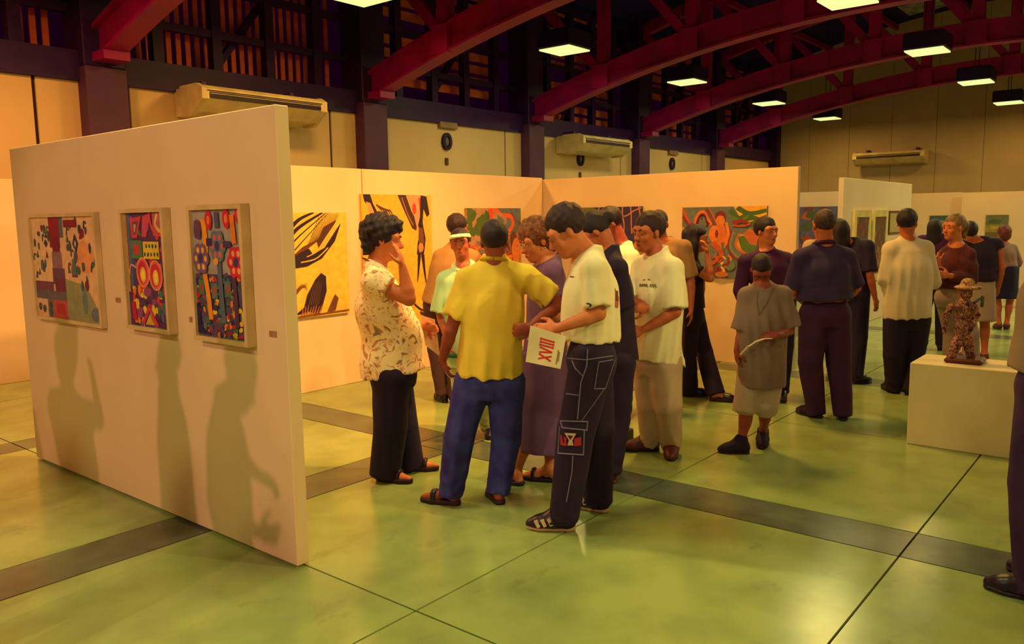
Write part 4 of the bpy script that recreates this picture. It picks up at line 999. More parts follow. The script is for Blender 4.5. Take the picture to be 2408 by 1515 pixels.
        o = A.build(name, m, s.root, s.base); s.trousers_o = o
        return o
    def skirt(s, m, top, bottom, rt_, rb, name='skirt', wr=(.004, 40)):
        A = SDF(s.vox); p = s.J['pel']; lowc = (s.J['kL'] + s.J['kR']) / 2; lowc = lowc * .35 + p * .65
        a = np.array([p[0], p[1], top]); c = (s.foot['L'][0] + s.foot['R'][0]) / 2; t = max(0, (p[2] - bottom) / p[2]) * .8
        b_ = np.array([p[0] * (1 - t) + c[0] * t, p[1] * (1 - t) + c[1] * t, bottom])
        A.econe(b_, a, rb, rt_, s.pside, .02)
        if wr[0]: A.wrinkle(wr[0], wr[1], s.up, 3)
        o = A.build(name, m, s.root, s.base); s.skirt_o = o; return o
    def shoes(s, kind='sneaker', m=None, msole=None):
        k = s.k; z = np.array([0, 0, 1.0]); m = m or M_BLACK; msole = msole or m
        for sd in 'LR':
            h, t = s.foot[sd]; d = unit(t - h); L = np.linalg.norm(t - h); sdv = np.cross(z, d); v = min(s.vox, .008) * .9
            sole_h = {'sneaker': .030, 'shoe': .022, 'sandal': .032, 'heel': .03, 'clog': .035}[kind] * k
            sh_off = .0
            A = SDF(v); c = lambda x, zz: h + d * x * L + z * zz * k
            A.cone(c(.10, .02), c(.68, .02), .036 * k, .047 * k, .01, ell=(z, .5)); A.cone(c(.68, .02), c(.88, .02), .047 * k, .034 * k, .01, ell=(z, .5))
            A.plane(h + z * sole_h, z); A.plane(h + z * .0005, -z)
            if kind == 'heel': pass
            so = A.build('sole', msole, None, s.base); so.parent = s.root
            U = SDF(v)
            if kind in ('sneaker', 'shoe'):
                g = 1.12 if kind == 'sneaker' else 1.0
                U.cone(c(.14, .05), c(.45, .055), .043 * k * g, .045 * k * g, .03); U.cone(c(.45, .055), c(.72, .032), .044 * k * g, .043 * k * g, .03); U.cone(c(.72, .032), c(.90, .026), .043 * k * g, .030 * k * g, .02)
                U.cone(c(.18, .06), s.J['a' + sd] + z * (.03 if kind == 'sneaker' else -.005) * k, .042 * k * g, .045 * k * g, .02)
                if kind == 'sneaker': U.cone(c(.50, .085), c(.34, .135), .022 * k, .026 * k, .015)
                U.plane(h + z * .018 * k, -z)
                U.build('shoe_upper', m, s.root, s.base)
            elif kind == 'clog':
                U.cone(c(.50, .045), c(.74, .034), .045 * k, .044 * k, .02); U.cone(c(.74, .034), c(.92, .028), .043 * k, .030 * k, .02); U.plane(h + z * .018 * k, -z); U.plane(c(.50, 0), -d); U.build('shoe_upper', m, s.root, s.base)
            else:
                for (x0, x1) in (((.55, .70),) if kind == 'sandal' else ((.62, .72), (.10, .16))):
                    U2 = SDF(v)
                    U2.cone(c(.35, .055), c(.68, .042), .040 * k, .040 * k, .02); U2.cone(c(.68, .042), c(.9, .03), .040 * k, .026 * k, .02)
                    if x0 < .3: U2 = SDF(v); U2.cone(s.J['a' + sd] + z * .0 * k, s.J['a' + sd] + z * .018 * k, .041 * k, .041 * k, 0, flat=True)
                    else: U2.plane(c(x0, 0), -d); U2.plane(c(x1, 0), d); U2.plane(h + z * .012 * k, -z)
                    U2.build('strap', m, s.root, s.base)
                if kind == 'heel':
                    q = MB(); q.tube([h + d * .035 * k + z * .001, h + d * .035 * k + z * .05 * k], [.020 * k, .028 * k], 10); q.build('heel_block', msole, s.root, True, off=s.base)
    def ring(s, c, ax, R1, r, m, name, squash=None, parent=None):
        """torus part (collar, belt, strap)"""
        ax = unit(ax); u = unit(np.cross(ax, s.side if abs(ax @ s.side) < .9 else s.front)); w_ = np.cross(ax, u); a, b_ = (R1, R1) if squash is None else squash
        # u runs front to back, w_ to the side
        pts = [c + u * math.cos(t) * b_ + w_ * math.sin(t) * a for t in np.linspace(0, 2 * math.pi, 29)]
        q = MB(); q.tube(pts, r, 8); return q.build(name, m, s.root, True, off=s.base)
    def bvh(s, o):
        me = o.data; n = len(me.vertices); co = np.empty(n * 3, np.float32); me.vertices.foreach_get('co', co); co = co.reshape(-1, 3) + s.base
        return BVHTree.FromPolygons([tuple(c) for c in co.tolist()], [tuple(p.vertices) for p in me.polygons])
    def sew(s, o, lines, m, name, lift=.003):
        """ribbons (stitching, prints, badges) lying on a garment; lines = list of (points in the photo, width m)"""
        tree = s.bvh(o); q = MB()
        for pts, wd in lines:
            P = []
            for (x0, y0), (x1, y1) in zip(pts[:-1], pts[1:]):
                n = max(2, int(math.hypot(x1 - x0, y1 - y0) / 7))
                P += [(x0 + (x1 - x0) * i / n, y0 + (y1 - y0) * i / n) for i in range(n)]
            P.append(pts[-1]); W3 = []
            for x, y in P:
                d = unit(ray(x, y)); hit = tree.ray_cast(Vector(EYE), Vector(d))
                if hit[0] is not None: W3.append(np.array(hit[0]) - d * lift)
            for a, b_ in zip(W3[:-1], W3[1:]):
                if 1e-4 < np.linalg.norm(b_ - a) < .08: q.bar(a, b_ + unit(b_ - a) * .002, wd, .003, unit(EYE - a))
        if q.v: return q.build(name, m, s.root, off=s.base)
    def patch(s, o, polys, name, lift=.006):
        """flat printed patches on a garment: (colour, polygon in the photo)"""
        tree = s.bvh(o); q = MB(); cols = []
        for i, (c, pts) in enumerate(polys):
            V = []
            for x, y in pts:
                d = unit(ray(x, y)); hit = tree.ray_cast(Vector(EYE), Vector(d))
                if hit[0] is not None: V.append(np.array(hit[0]) - d * (lift + .001 * i))
            if len(V) < 3: continue
            if c not in cols: cols.append(c)
            q.add(V, [tuple(range(len(V)))], cols.index(c))
        if q.v: return q.build(name, [plain(c) for c in cols], s.root, off=s.base)

# ------------------------------------------------------------------ the visitors
Z3 = np.array([0, 0, 1.0])
def cv(x, y, z): return CR * x + Z3 * y + CF * z       # right, up, away
def zat(x, y, D): return float(at(x, y, D)[2])
C_FLORAL = patt('floral_blouse', [(.28, (126, 122, 108)), (.36, (226, 150, 130)), (.43, (252, 228, 200)), (.56, (252, 232, 210)), (.61, (232, 150, 134)), (.70, (140, 132, 116))], 15.0)
C_BLACK = mat('cloth_black', (30, 4, 60), .8, c2=(24, 0, 54), scale=6)
C_NAVY = mat('cloth_navy', (24, 2, 62), .8)
C_JEANS = mat('denim_blue', (50, 58, 150), .85, c2=(36, 24, 120), scale=9, bump=.1, bscale=200)
C_YELLOW = mat('cotton_yellow', (224, 198, 76), .85, c2=(212, 182, 66), scale=5)
C_WHITE = mat('cotton_white', (236, 226, 206), .85, c2=(226, 210, 192), scale=4)
C_CREAM = mat('cotton_cream_trousers', (190, 162, 156), .85, c2=(176, 146, 146), scale=4)
C_GREYP = mat('cloth_grey_violet', (112, 76, 132), .85, c2=(98, 62, 124), scale=5)
C_MINT = mat('cotton_mint', (190, 224, 190), .85, c2=(176, 212, 178), scale=4)
C_TAN = mat('cotton_tan', (176, 128, 88), .85)
C_DKTROU = mat('cloth_dark_grey', (76, 44, 58), .85)
C_MAROON = mat('cloth_maroon', (74, 14, 76), .8, c2=(54, 4, 76), scale=6)
C_GREYT = mat('cotton_grey_beige', (132, 108, 112), .85, c2=(120, 98, 104), scale=5)
C_SHORTS = patt('printed_shorts', [(.40, (176, 156, 160)), (.5, (104, 74, 110)), (.6, (180, 160, 164))], 60, kind='brick')
C_DENIMD = mat('denim_dark_shirt', (52, 42, 98), .85, c2=(42, 18, 80), scale=6)
C_PLUM = mat('cloth_plum', (62, 18, 76), .85, c2=(50, 8, 70), scale=6)
C_JACKET = mat('corduroy_brown', (92, 34, 44), .85, c2=(70, 16, 46), scale=12)
C_PALEJ = mat('denim_pale', (160, 138, 140), .85, c2=(146, 122, 130), scale=6)
C_LILAC = mat('knit_mauve', (140, 104, 104), .85)
C_RMAN = mat('cloth_beige_grey', (150, 122, 112), .85, c2=(136, 108, 104), scale=4)
C_RTR = mat('cloth_dark_violet', (66, 30, 86), .85, c2=(52, 16, 78), scale=4)
L_BLACK = mat('leather_black', (32, 10, 54), .35); L_BROWN = mat('leather_brown', (84, 26, 40), .45); RUBBER = mat('rubber_dark', (46, 10, 36), .7)
SOLEW = mat('rubber_pale', (196, 150, 126), .7)

# woman in the floral blouse
p = Person('woman in a floral blouse and black trousers holding her hand to her face', fl(925, 1122), 1.66, 88, dict(
    head=(905, 564), neck=(880, 622), sR=(880, 664, -.17), sL=(884, 660, .17), eR=(962, 704, -.20), wR=(946, 626, -.19), eL=(935, 770, .20), wL=(992, 768, .12),
    hL=(926, 880, .09), hR=(920, 882, -.09), kL=(944, 1000, .09), kR=(918, 1005, -.08), fR=((888, 1128), (965, 1137)), fL=((944, 1106), (1000, 1106)),
    gR=dict(dir=cv(-.22, .97, .0), palm=cv(-1, -.1, .25), curl=.25), gL=dict(dir=cv(1, -.1, -.2), palm=cv(0, -.6, -1), curl=.9)),
    'light', ('curly', 'black'), look=88, pitch=6, build=1.12, vox=.0085, hs=1.09)
p.face(brow='dark'); p.shirt(C_FLORAL, hem=.03, loose=.045, sleeve=.42, sr=.085, hemw=(.20, .205), waist=(.19, .19), name='blouse', wr=(.005, 30), front=.035)
p.trousers(C_NAVY, .035, cuff=.03, cuffr=.098, kneer=.105, thr=.118, wr=(.003, 40), lowwr=False); p.shoes('sandal', L_BLACK, RUBBER)
p.ring(p.J['neck'] + p.up * .012, p.up + p.front * .6, .066, .004, mat('cord_dark', (110, 40, 40), .5), 'necklace', squash=(.068, .075))
W1 = p

# boy in the yellow T-shirt
p = Person('boy in a yellow T-shirt and blue jeans seen from behind, hand on hip', fl(1120, 1185), 1.63, 4, dict(
    head=(1164, 569), neck=(1162, 612), sL=(1098, 658), sR=(1236, 650), eL=(1060, 778, -.02), wL=(1040, 848, .05), eR=(1316, 716, .02), wR=(1248, 768, -.12),
    hL=(1112, 900), hR=(1190, 900), kL=(1078, 1030, -.02), kR=(1190, 1035, .06), fL=((1080, 1188), (990, 1178)), fR=((1178, 1188), (1144, 1150)),
    gR=dict(dir=cv(-.96, -.25, .0), palm=cv(-.1, .1, 1), curl=1.15), gL=dict(dir=cv(.35, -.95, .1), palm=cv(.9, .3, .3), curl=.55)),
    'brown', ('crop', 'black'), look=8, vox=.0085)
p.shirt(C_YELLOW, hem=.0, loose=.032, sleeve=.74, sr=.080, hemw=(.192, .15), name='t_shirt', wr=(.014, 36), seed=5)
p.ring(p.J['neck'] - p.up * .004, p.up + p.front * .25, .066, .012, mat('cotton_yellow_rib', (190, 160, 40), .9), 'collar', squash=(.074, .070))
p.trousers(C_JEANS, .024, cuff=.055, cuffr=.072, kneer=.088, thr=.108, wr=(.008, 50)); p.shoes('sandal', L_BLACK, RUBBER)
YB = p

# boy in the white T-shirt with black cargo trousers
p = Person('boy in a white T-shirt and black cargo trousers with pale stitching, reading a catalogue', fl(1335, 1226), 1.68, 272, dict(
    head=(1330, 546), neck=(1388, 592), sL=(1398, 634, -.17), sR=(1382, 628, .17), eL=(1408, 738, -.21), wL=(1312, 772, -.20), eR=(1372, 748, .18), wR=(1300, 800, .02),
    hL=(1394, 846, -.09), hR=(1388, 842, .09), kL=(1356, 1010, -.10), kR=(1402, 1010, .08), fL=((1350, 1248), (1240, 1243)), fR=((1428, 1206), (1352, 1190)),
    gL=dict(dir=cv(-1, -.05, .05), palm=cv(.1, -.5, 1), curl=.75), gR=dict(dir=cv(-1, .1, -.1), palm=cv(0, -.3, -1), curl=.6)),
    'light', ('short', 'dark'), look=266, pitch=32, vox=.0085, hs=1.06)
p.face(brow='dark'); p.shirt(C_WHITE, hem=-.06, loose=.035, sleeve=.86, sr=.078, hemw=(.17, .155), waist=(.175, .155), name='t_shirt', wr=(.012, 34), seed=7)
p.trousers(C_BLACK, .03, cuff=.05, cuffr=.080, kneer=.100, thr=.116, wr=(.005, 45), name='cargo_trousers')
M_ST = mat('stitching_pale', (112, 104, 146), .8)
p.sew(p.trousers_o, [([(1327, 842), (1372, 846), (1382, 846), (1448, 836)], .006), ([(1382, 822), (1380, 860), (1366, 900), (1358, 985)], .006), ([(1345, 848), (1352, 866), (1370, 884)], .006), ([(1324, 925), (1360, 930)], .006),
    ([(1448, 845), (1408, 852), (1398, 915), (1424, 914), (1446, 848)], .005), ([(1422, 914), (1368, 990)], .004), ([(1318, 990), (1382, 992), (1380, 1012), (1322, 1006), (1318, 990)], .007), ([(1316, 1004), (1312, 1066), (1372, 1070), (1374, 1012)], .007),
    ([(1347, 1072), (1345, 1110), (1332, 1180)], .006)], M_ST, 'stitching')
p.patch(p.trousers_o, [((170, 30, 56), [(1317, 1022), (1332, 1030), (1332, 1050), (1318, 1046)]), ((170, 30, 56), [(1350, 1032), (1367, 1028), (1367, 1048), (1350, 1050)]), ((204, 170, 160), [(1327, 1018), (1355, 1020), (1346, 1036), (1349, 1048), (1334, 1048), (1338, 1036)]), ((60, 20, 50), [(1334, 1024), (1348, 1025), (1341, 1035)])], 'pocket_badge')
p.patch(p.shirt_o, [((44, 24, 40), [(1379, 712), (1388, 714), (1392, 718), (1388, 722), (1384, 730), (1380, 726)])], 'sleeve_emblem')
p.patch(p.shirt_o, [((80, 70, 70), [(1340, 649), (1350, 650), (1349, 652), (1340, 652)])], 'chest_print')
p.patch(p.shirt_o, [((190, 90, 90), [(1446, 676), (1454, 672), (1456, 700), (1454, 724), (1447, 722)]), ((120, 60, 90), [(1449, 684), (1454, 684), (1454, 708), (1449, 706)])], 'back_print')
p.shoes('sneaker', L_BLACK, SOLEW)
for sd in 'LR':
    h, t = p.foot[sd]; d = unit(t - h); sv = np.cross(Z3, d) * (1 if sd == 'L' else 1)
    near = sv if (sv @ CF) < 0 else -sv
    for i in range(3):
        q = MB(); c = h + d * (.115 + .034 * i) + near * .050 + Z3 * (.058 - .006 * i); q.bar(c - d * .004 - Z3 * .018, c + d * .014 + Z3 * .018, .010, .018, d); q.build('side_stripe', plain((214, 180, 160)), p.root, off=p.base)
WT = p

# woman with glasses in the long grey dress
p = Person('woman with glasses in a long grey-violet dress, reading beside the boys', fl(1262, 1130), 1.62, 272, dict(
    head=(1260, 566), neck=(1294, 606), sL=(1300, 640, -.15), sR=(1272, 638, .16), eL=(1306, 742, -.16), wL=(1262, 798, -.02), eR=(1272, 740, .2), wR=(1240, 770, .16),
    hL=(1284, 850, -.09), hR=(1278, 850, .09), kL=(1258, 985, -.05), kR=(1290, 985, .06), fL=((1230, 1142), (1186, 1136)), fR=((1314, 1134), (1270, 1130))),
    'light', ('bob', 'brown'), look=246, pitch=20, build=1.03, vox=.0085, hs=1.08)
p.face(lips=(170, 40, 60), brow='brown')
zb = zat(1262, 1056, p.D); zt = zat(1262, 850, p.D)
p.shirt(C_GREYP, hem=.02, loose=.018, sleeve=.55, name='dress_bodice', wr=(.003, 30), neckcut=-.02, scoop=.0)
p.skirt(C_GREYP, zt + .06, zb, (.165, .15), (.165, .15), 'dress_skirt'); p.shoes('heel', L_BLACK, L_BLACK)
M_GL = mat('glasses_metal', (210, 170, 140), .25, metal=.6)
q = MB()
for sx in (-1, 1):
    q.tube([p.hp(sx * .034 + .024 * math.cos(t), .100, -.002 + .019 * math.sin(t)) for t in np.linspace(0, 6.283, 17)], .0017, 5); q.tube([p.hp(sx * .058, .098, .002), p.hp(sx * .078, .0, .006)], .0015, 5)
q.tube([p.hp(-.010, .102, 0), p.hp(.010, .102, 0)], .0015, 5); q.build('glasses', M_GL, p.root, True, off=p.base)
q = MB(); q.ball(p.hp(.082, -.005, -.045), .006, 8); q.build('earring', M_GL, p.root, True, off=p.base)

# boy with the white visor
p = Person('boy in a white visor and pale mint shirt looking towards the camera', fl(1122, 1030), 1.50, 184, dict(
    head=(1083, 575), neck=(1090, 624), sL=(1132, 655), sR=(1050, 660), eR=(1036, 740, .0), wR=(1052, 798, -.10), eL=(1150, 740), wL=(1140, 800), hL=(1136, 850), hR=(1088, 850), kL=(1146, 940), kR=(1092, 942),
    fL=((1155, 1018), (1152, 1034)), fR=((1096, 1030), (1088, 1046))), 'tan', ('short', 'black'), look=184, pitch=-4, tilt=6, vox=.0095)
p.face(brow='black'); p.shirt(C_MINT, hem=.06, loose=.055, sleeve=.95, sr=.085, name='polo_shirt', hemw=(.20, .17), wr=(.008, 32))
p.ring(p.J['neck'] + p.up * .0, p.up - p.front * -.5, .07, .012, C_WHITE, 'collar', squash=(.078, .074))
pel = p.J['pel']; p.ring(pel + p.up * .045, p.up, .2, .016, mat('teal_band', (40, 110, 96), .8), 'waist_band', squash=(.213, .187))
p.trousers(mat('trousers_pale_green', (196, 204, 150), .85), .035, cuff=.04, cuffr=.08, kneer=.085, thr=.105); p.shoes('shoe', L_BLACK, RUBBER)
A = SDF(.006); R = p.HR
A.ell(p.hp(0, -.014, .058), np.array([.092, .112, .060]) * p.k, R, .01); A.ell(p.hp(0, -.014, .050), np.array([.083, .102, .062]) * p.k, R, .004, 's'); A.plane(p.hp(0, 0, .085), p.hu); A.plane(p.hp(0, 0, .045), -p.hu)
A.build('visor_band', C_WHITE, p.root, p.base)
A = SDF(.006); A.ell(p.hp(0, .085, .052), np.array([.080, .085, .030]) * p.k, R, .005); A.ell(p.hp(0, .080, .040), np.array([.085, .09, .030]) * p.k, R, .004, 's'); A.plane(p.hp(0, .085, .0), -p.look); A.build('visor_peak', C_WHITE, p.root, p.base)

# man in tan behind him
p = Person('person in a tan shirt and dark trousers standing behind the boy in the visor', fl(1048, 945), 1.68, 25, dict(head=(1077, 538), neck=(1072, 580), sL=(1036, 604), sR=(1108, 604), eL=(1026, 676), wL=(1020, 722, .0), fL=((1048, 948), (1030, 938))), 'tan', ('short', 'dark'), vox=.011)
p.shirt(C_TAN, hem=.05, loose=.03, sleeve=1.7, sr=.05); p.trousers(C_DKTROU, .02); p.shoes('shoe', L_BLACK)

# black T-shirt, head bowed
p = Person('youth in a black T-shirt with head bowed behind the boy with the catalogue', fl(1424, 1124), 1.66, 276, dict(
    head=(1400, 548), neck=(1432, 590), sL=(1450, 632, -.14), sR=(1442, 626, .17), eL=(1464, 738, -.10), wL=(1428, 800, -.05), eR=(1440, 740, .2), wR=(1400, 780, .2), hL=(1448, 850, -.09), hR=(1440, 850, .09), kL=(1446, 985, -.06), kR=(1440, 980, .08),
    fL=((1448, 1136), (1405, 1130)), fR=((1450, 1104), (1402, 1098))), 'tan', ('bun', 'black'), look=276, pitch=42, vox=.0095)
p.shirt(C_BLACK, hem=.03, loose=.03, sleeve=.85, sr=.085, name='t_shirt'); p.trousers(C_BLACK, .03, cuffr=.085, kneer=.095); p.shoes('shoe', L_BROWN)

# white shirt, jeans
p = Person('youth in a white shirt and jeans bending his head, behind the black T-shirt', fl(1466, 984), 1.68, 268, dict(head=(1434, 528), neck=(1468, 576), sL=(1484, 606, -.15), sR=(1466, 602, .17), fL=((1478, 988), (1450, 986))), 'brown', ('short', 'black'), look=262, pitch=30, vox=.011)
p.face(); p.shirt(C_WHITE, hem=.05, loose=.03, sleeve=.9); p.trousers(C_JEANS, .03, cuffr=.08); p.shoes('shoe', L_BROWN)

# white T-shirt, pale trousers
p = Person('boy in a long white T-shirt and pale loose trousers facing the group', fl(1548, 1078), 1.66, 250, dict(
    head=(1524, 548), neck=(1548, 592), sL=(1582, 632, -.13), sR=(1512, 626, .10), eL=(1588, 735, -.18), wL=(1512, 775, -.20), eR=(1494, 712, .0), wR=(1520, 724, -.20), hL=(1560, 850, -.05), hR=(1526, 850, .05), kL=(1570, 950, -.08), kR=(1530, 950, .03),
    fL=((1578, 1062), (1578, 1106)), fR=((1548, 1060), (1476, 1060)), gL=dict(dir=cv(-.9, -.4, -.1), palm=cv(-.3, -.4, 1), curl=.6), gR=dict(dir=cv(-.8, .1, -.5), palm=cv(-.3, -.3, 1), curl=.9)),
    'tan', ('fringe', 'dark'), look=238, pitch=4, vox=.0085, hs=1.05)
p.face(brow='black'); p.shirt(C_WHITE, hem=.03, loose=.042, sleeve=.92, sr=.088, hemw=(.19, .16), name='t_shirt', wr=(.014, 32), seed=11, hem_n=unit(-p.up + cv(-.12, 0, 0)))
p.trousers(C_CREAM, .04, cuff=.06, cuffr=.075, kneer=.095, thr=.122, wr=(.006, 36)); p.shoes('sneaker', L_BROWN, RUBBER)
p.patch(p.shirt_o, [((120, 104, 96), [(1512, 657), (1528, 656), (1528, 659), (1512, 660)])] + [((110, 100, 92), [(1503 + i * 5, 668 + (i % 2)), (1507 + i * 5, 667), (1507 + i * 5, 673), (1503 + i * 5, 674)]) for i in range(8) if i != 4], 'chest_lettering')

p = Person('person with receding short hair behind the boy in the long white T-shirt', fl(1556, 962), 1.68, 196, dict(head=(1548, 528)), 'tan', ('bald', 'dark'), vox=.012)
p.shirt(C_TAN, hem=.05, sleeve=.9); p.trousers(C_DKTROU, .02); p.shoes('shoe', L_BLACK)
p = Person('small dark-haired child mostly hidden beside the woman in black', fl(1584, 893), 1.40, 70, dict(head=(1576, 583), fL=((1578, 892), (1602, 894))), 'tan', ('short', 'dark'), vox=.012)
p.shirt(C_MAROON, hem=.05, sleeve=.9); p.trousers(C_NAVY, .02); p.shoes('shoe', L_BLACK, SOLEW)

# woman in black with long curls
p = Person('woman in black with long curly hair holding her hand to her mouth', fl(1645, 938), 1.60, 80, dict(
    head=(1640, 562), neck=(1624, 604), sR=(1626, 628, -.14), sL=(1622, 624, .15), eR=(1670, 655, -.20), wR=(1664, 598, -.17), eL=(1648, 690, .15), wL=(1652, 654, -.06), hR=(1622, 740, -.08), hL=(1630, 740, .08), kR=(1618, 830, -.07), kL=(1656, 828, .07),
    fR=((1606, 932), (1645, 932)), fL=((1670, 942), (1722, 946)), gR=dict(dir=cv(-.15, 1, 0), palm=cv(-1, 0, .3), curl=.7), gL=dict(dir=cv(.3, .2, -1), palm=cv(-.5, -.5, -.5), curl=.8)), 'light', ('longcurly', 'black'), look=102, pitch=2, build=.94, vox=.0095)
p.face(lips=(190, 60, 60)); p.shirt(C_BLACK, hem=-.02, loose=.014, sleeve=.5, name='top'); p.trousers(C_BLACK, .02, cuffr=.085, kneer=.075, cuff=.05); p.shoes('clog', L_BLACK, RUBBER)

# smiling man
p = Person('smiling man in a dark maroon shirt behind the boy in shorts', fl(1815, 938), 1.67, 172, dict(head=(1803, 546), neck=(1800, 588), sR=(1754, 616), sL=(1848, 612), eR=(1740, 684), wR=(1752, 726, -.08), eL=(1858, 690), wL=(1846, 742, -.05), fL=((1836, 935), (1838, 945))), 'light', ('fringe', 'black'), look=152, pitch=-2, vox=.0095)
p.face(smile=True, brow='black'); p.shirt(C_MAROON, hem=.06, loose=.035, sleeve=1.9, sr=.05); p.trousers(C_NAVY, .02); p.shoes('shoe', L_BLACK)
p.ring(p.J['neck'] + p.up * .005, p.up + p.front * .35, .066, .013, C_MAROON, 'collar', squash=(.072, .07))

# boy in grey T-shirt and shorts
p = Person('boy in a long grey T-shirt and printed shorts looking down at a folded paper', fl(1765, 1062), 1.42, 190, dict(
    head=(1790, 636), neck=(1794, 670), sR=(1758, 696), sL=(1840, 694), eR=(1744, 782), wR=(1732, 826, -.03), eL=(1858, 778, -.02), wL=(1828, 788, -.20), hR=(1770, 862), hL=(1812, 862), kR=(1754, 952), kL=(1802, 948),
    fR=((1760, 1067), (1690, 1064)), fL=((1794, 1040), (1790, 1070)), gL=dict(dir=cv(-1, -.15, -.1), palm=cv(0, -.7, .6), curl=.8), gR=dict(dir=cv(.1, -1, -.1), palm=cv(1, 0, .2), curl=.4)), 'brown', ('crop', 'black'), look=192, pitch=46, build=.95, vox=.0085)
p.face(brow='black'); p.shirt(C_GREYT, hem=.17, loose=.045, sleeve=.92, sr=.078, hemw=(.165, .135), waist=(.17, .14), name='t_shirt', wr=(.009, 36), seed=3)
p.trousers(C_SHORTS, .045, length=.60, kneer=.085, thr=.10, name='shorts', wr=(.003, 40), lowwr=False); p.shoes('sneaker', C_BLACK, RUBBER)
p.sew(p.shirt_o, [([(1782, 684), (1780, 712), (1784, 740)], .003), ([(1820, 676), (1804, 712), (1785, 740)], .003)], mat('cord_grey', (96, 80, 90), .6), 'necklace_cord', lift=.004)
GB = p

# man in the dark denim shirt
p = Person('man in a dark denim shirt and plum trousers seen from behind', fl(1938, 984), 1.70, 2, dict(
    head=(1937, 531), neck=(1938, 572), sL=(1886, 608), sR=(1988, 606), eL=(1864, 682, .02), wL=(1892, 712, .20), eR=(2012, 676, .02), wR=(1985, 706, .2), hL=(1914, 740), hR=(1966, 740), kL=(1906, 850), kR=(1972, 850), fL=((1932, 985), (1876, 971)), fR=((1984, 991), (1966, 958))), 'tan', ('crop', 'grey'), build=1.14, vox=.0095)
p.shirt(C_DENIMD, hem=-.08, loose=.035, sleeve=.98, sr=.078, wr=(.006, 30)); p.ring(p.J['neck'] - p.up * .002, p.up + p.front * .2, .07, .018, C_PLUM, 'collar', squash=(.076, .072))
p.trousers(C_PLUM, .025, cuff=.03, cuffr=.075, kneer=.095, thr=.118, wr=(.005, 40)); p.shoes('shoe', L_BLACK)

p = Person('woman with long straight dark hair half hidden behind the man in denim', fl(1994, 898), 1.62, 60, dict(head=(1970, 545)), 'tan', ('long', 'black'), look=350, vox=.012)
p.shirt(C_NAVY, hem=.05, sleeve=.9); p.trousers(C_NAVY, .02); p.shoes('shoe', L_BLACK)
p = Person('person in a pale shirt half hidden behind the man in denim', fl(1932, 876), 1.60, 10, dict(head=(1930, 540)), 'tan', ('short', 'grey'), vox=.012)
p.shirt(C_CREAM, hem=.05, sleeve=.9, loose=.04); p.trousers(C_DKTROU, .02); p.shoes('shoe', L_BLACK)

# man in the white shirt
p = Person('man in an untucked white shirt and dark trousers talking, seen from behind', fl(2112, 924), 1.68, 18, dict(
    head=(2134, 526), neck=(2134, 560), sL=(2096, 588), sR=(2174, 586, .03), eL=(2084, 656), wL=(2094, 706, .12), eR=(2194, 664, .05), wR=(2186, 622, .20), hL=(2110, 752), hR=(2156, 752), kL=(2102, 835), kR=(2150, 835), fL=((2112, 926), (2072, 912)), fR=((2142, 932), (2136, 908))), 'tan', ('short', 'black'), look=38, build=1.06, vox=.0095)
p.shirt(mat('linen_offwhite', (206, 192, 184), .85, c2=(194, 180, 174), scale=4), hem=.02, loose=.05, sleeve=1.55, sr=.062, hemw=(.21, .17), wr=(.011, 34)); p.trousers(C_NAVY, .03, cuff=.02, cuffr=.08); p.shoes('shoe', L_BLACK)
q = MB(); q.tube([p.hp(-.060, .090, 0), p.hp(-.078, .0, .004)], .0025, 6); q.tube([p.hp(-.034 + .024 * math.cos(t), .100, .019 * math.sin(t)) for t in np.linspace(0, 6.283, 13)], .0022, 5); q.build('glasses', M_GL, p.root, True, off=p.base)

# fair-haired woman
p = Person('fair-haired woman in a brown jacket and pale jeans with folded arms', fl(2256, 898), 1.70, 238, dict(
    head=(2242, 536), neck=(2250, 574), sL=(2276, 600, -.06), sR=(2226, 598, .06), eL=(2284, 656, -.08), wL=(2230, 648, -.22), eR=(2212, 656, -.08), wR=(2206, 622, -.14), hL=(2258, 700), hR=(2222, 700)), 'light', ('tail', 'blond'), look=250, vox=.0095)
p.face(brow='brown', lips=(170, 70, 66)); p.shirt(C_JACKET, hem=-.05, loose=.035, sleeve=1.85, sr=.05, name='jacket', neckcut=-.02, hemw=(.185, .15)); p.trousers(C_PALEJ, .008, cuffr=.075, thr=.088, kneer=.07)
p.shoes('shoe', L_BROWN)

p = Person('person in a black sleeveless top and pale skirt behind the fair-haired woman', fl(2290, 850), 1.58, 10, dict(head=(2278, 548)), 'tan', ('short', 'black'), vox=.013)
p.shirt(C_BLACK, hem=-.02, sleeve=.2, name='top'); p.skirt(C_PALEJ, p.J['pel'][2] + .05, .45, (.16, .13), (.19, .16)); p.shoes('shoe', L_BROWN)
p = Person('dark-haired person in dark clothes between the man in white and the fair-haired woman', fl(2190, 822), 1.60, 30, dict(head=(2198, 540)), 'tan', ('long', 'black'), vox=.013)
p.shirt(C_MAROON, hem=.05, sleeve=.9); p.trousers(C_NAVY, .02); p.shoes('shoe', L_BLACK)

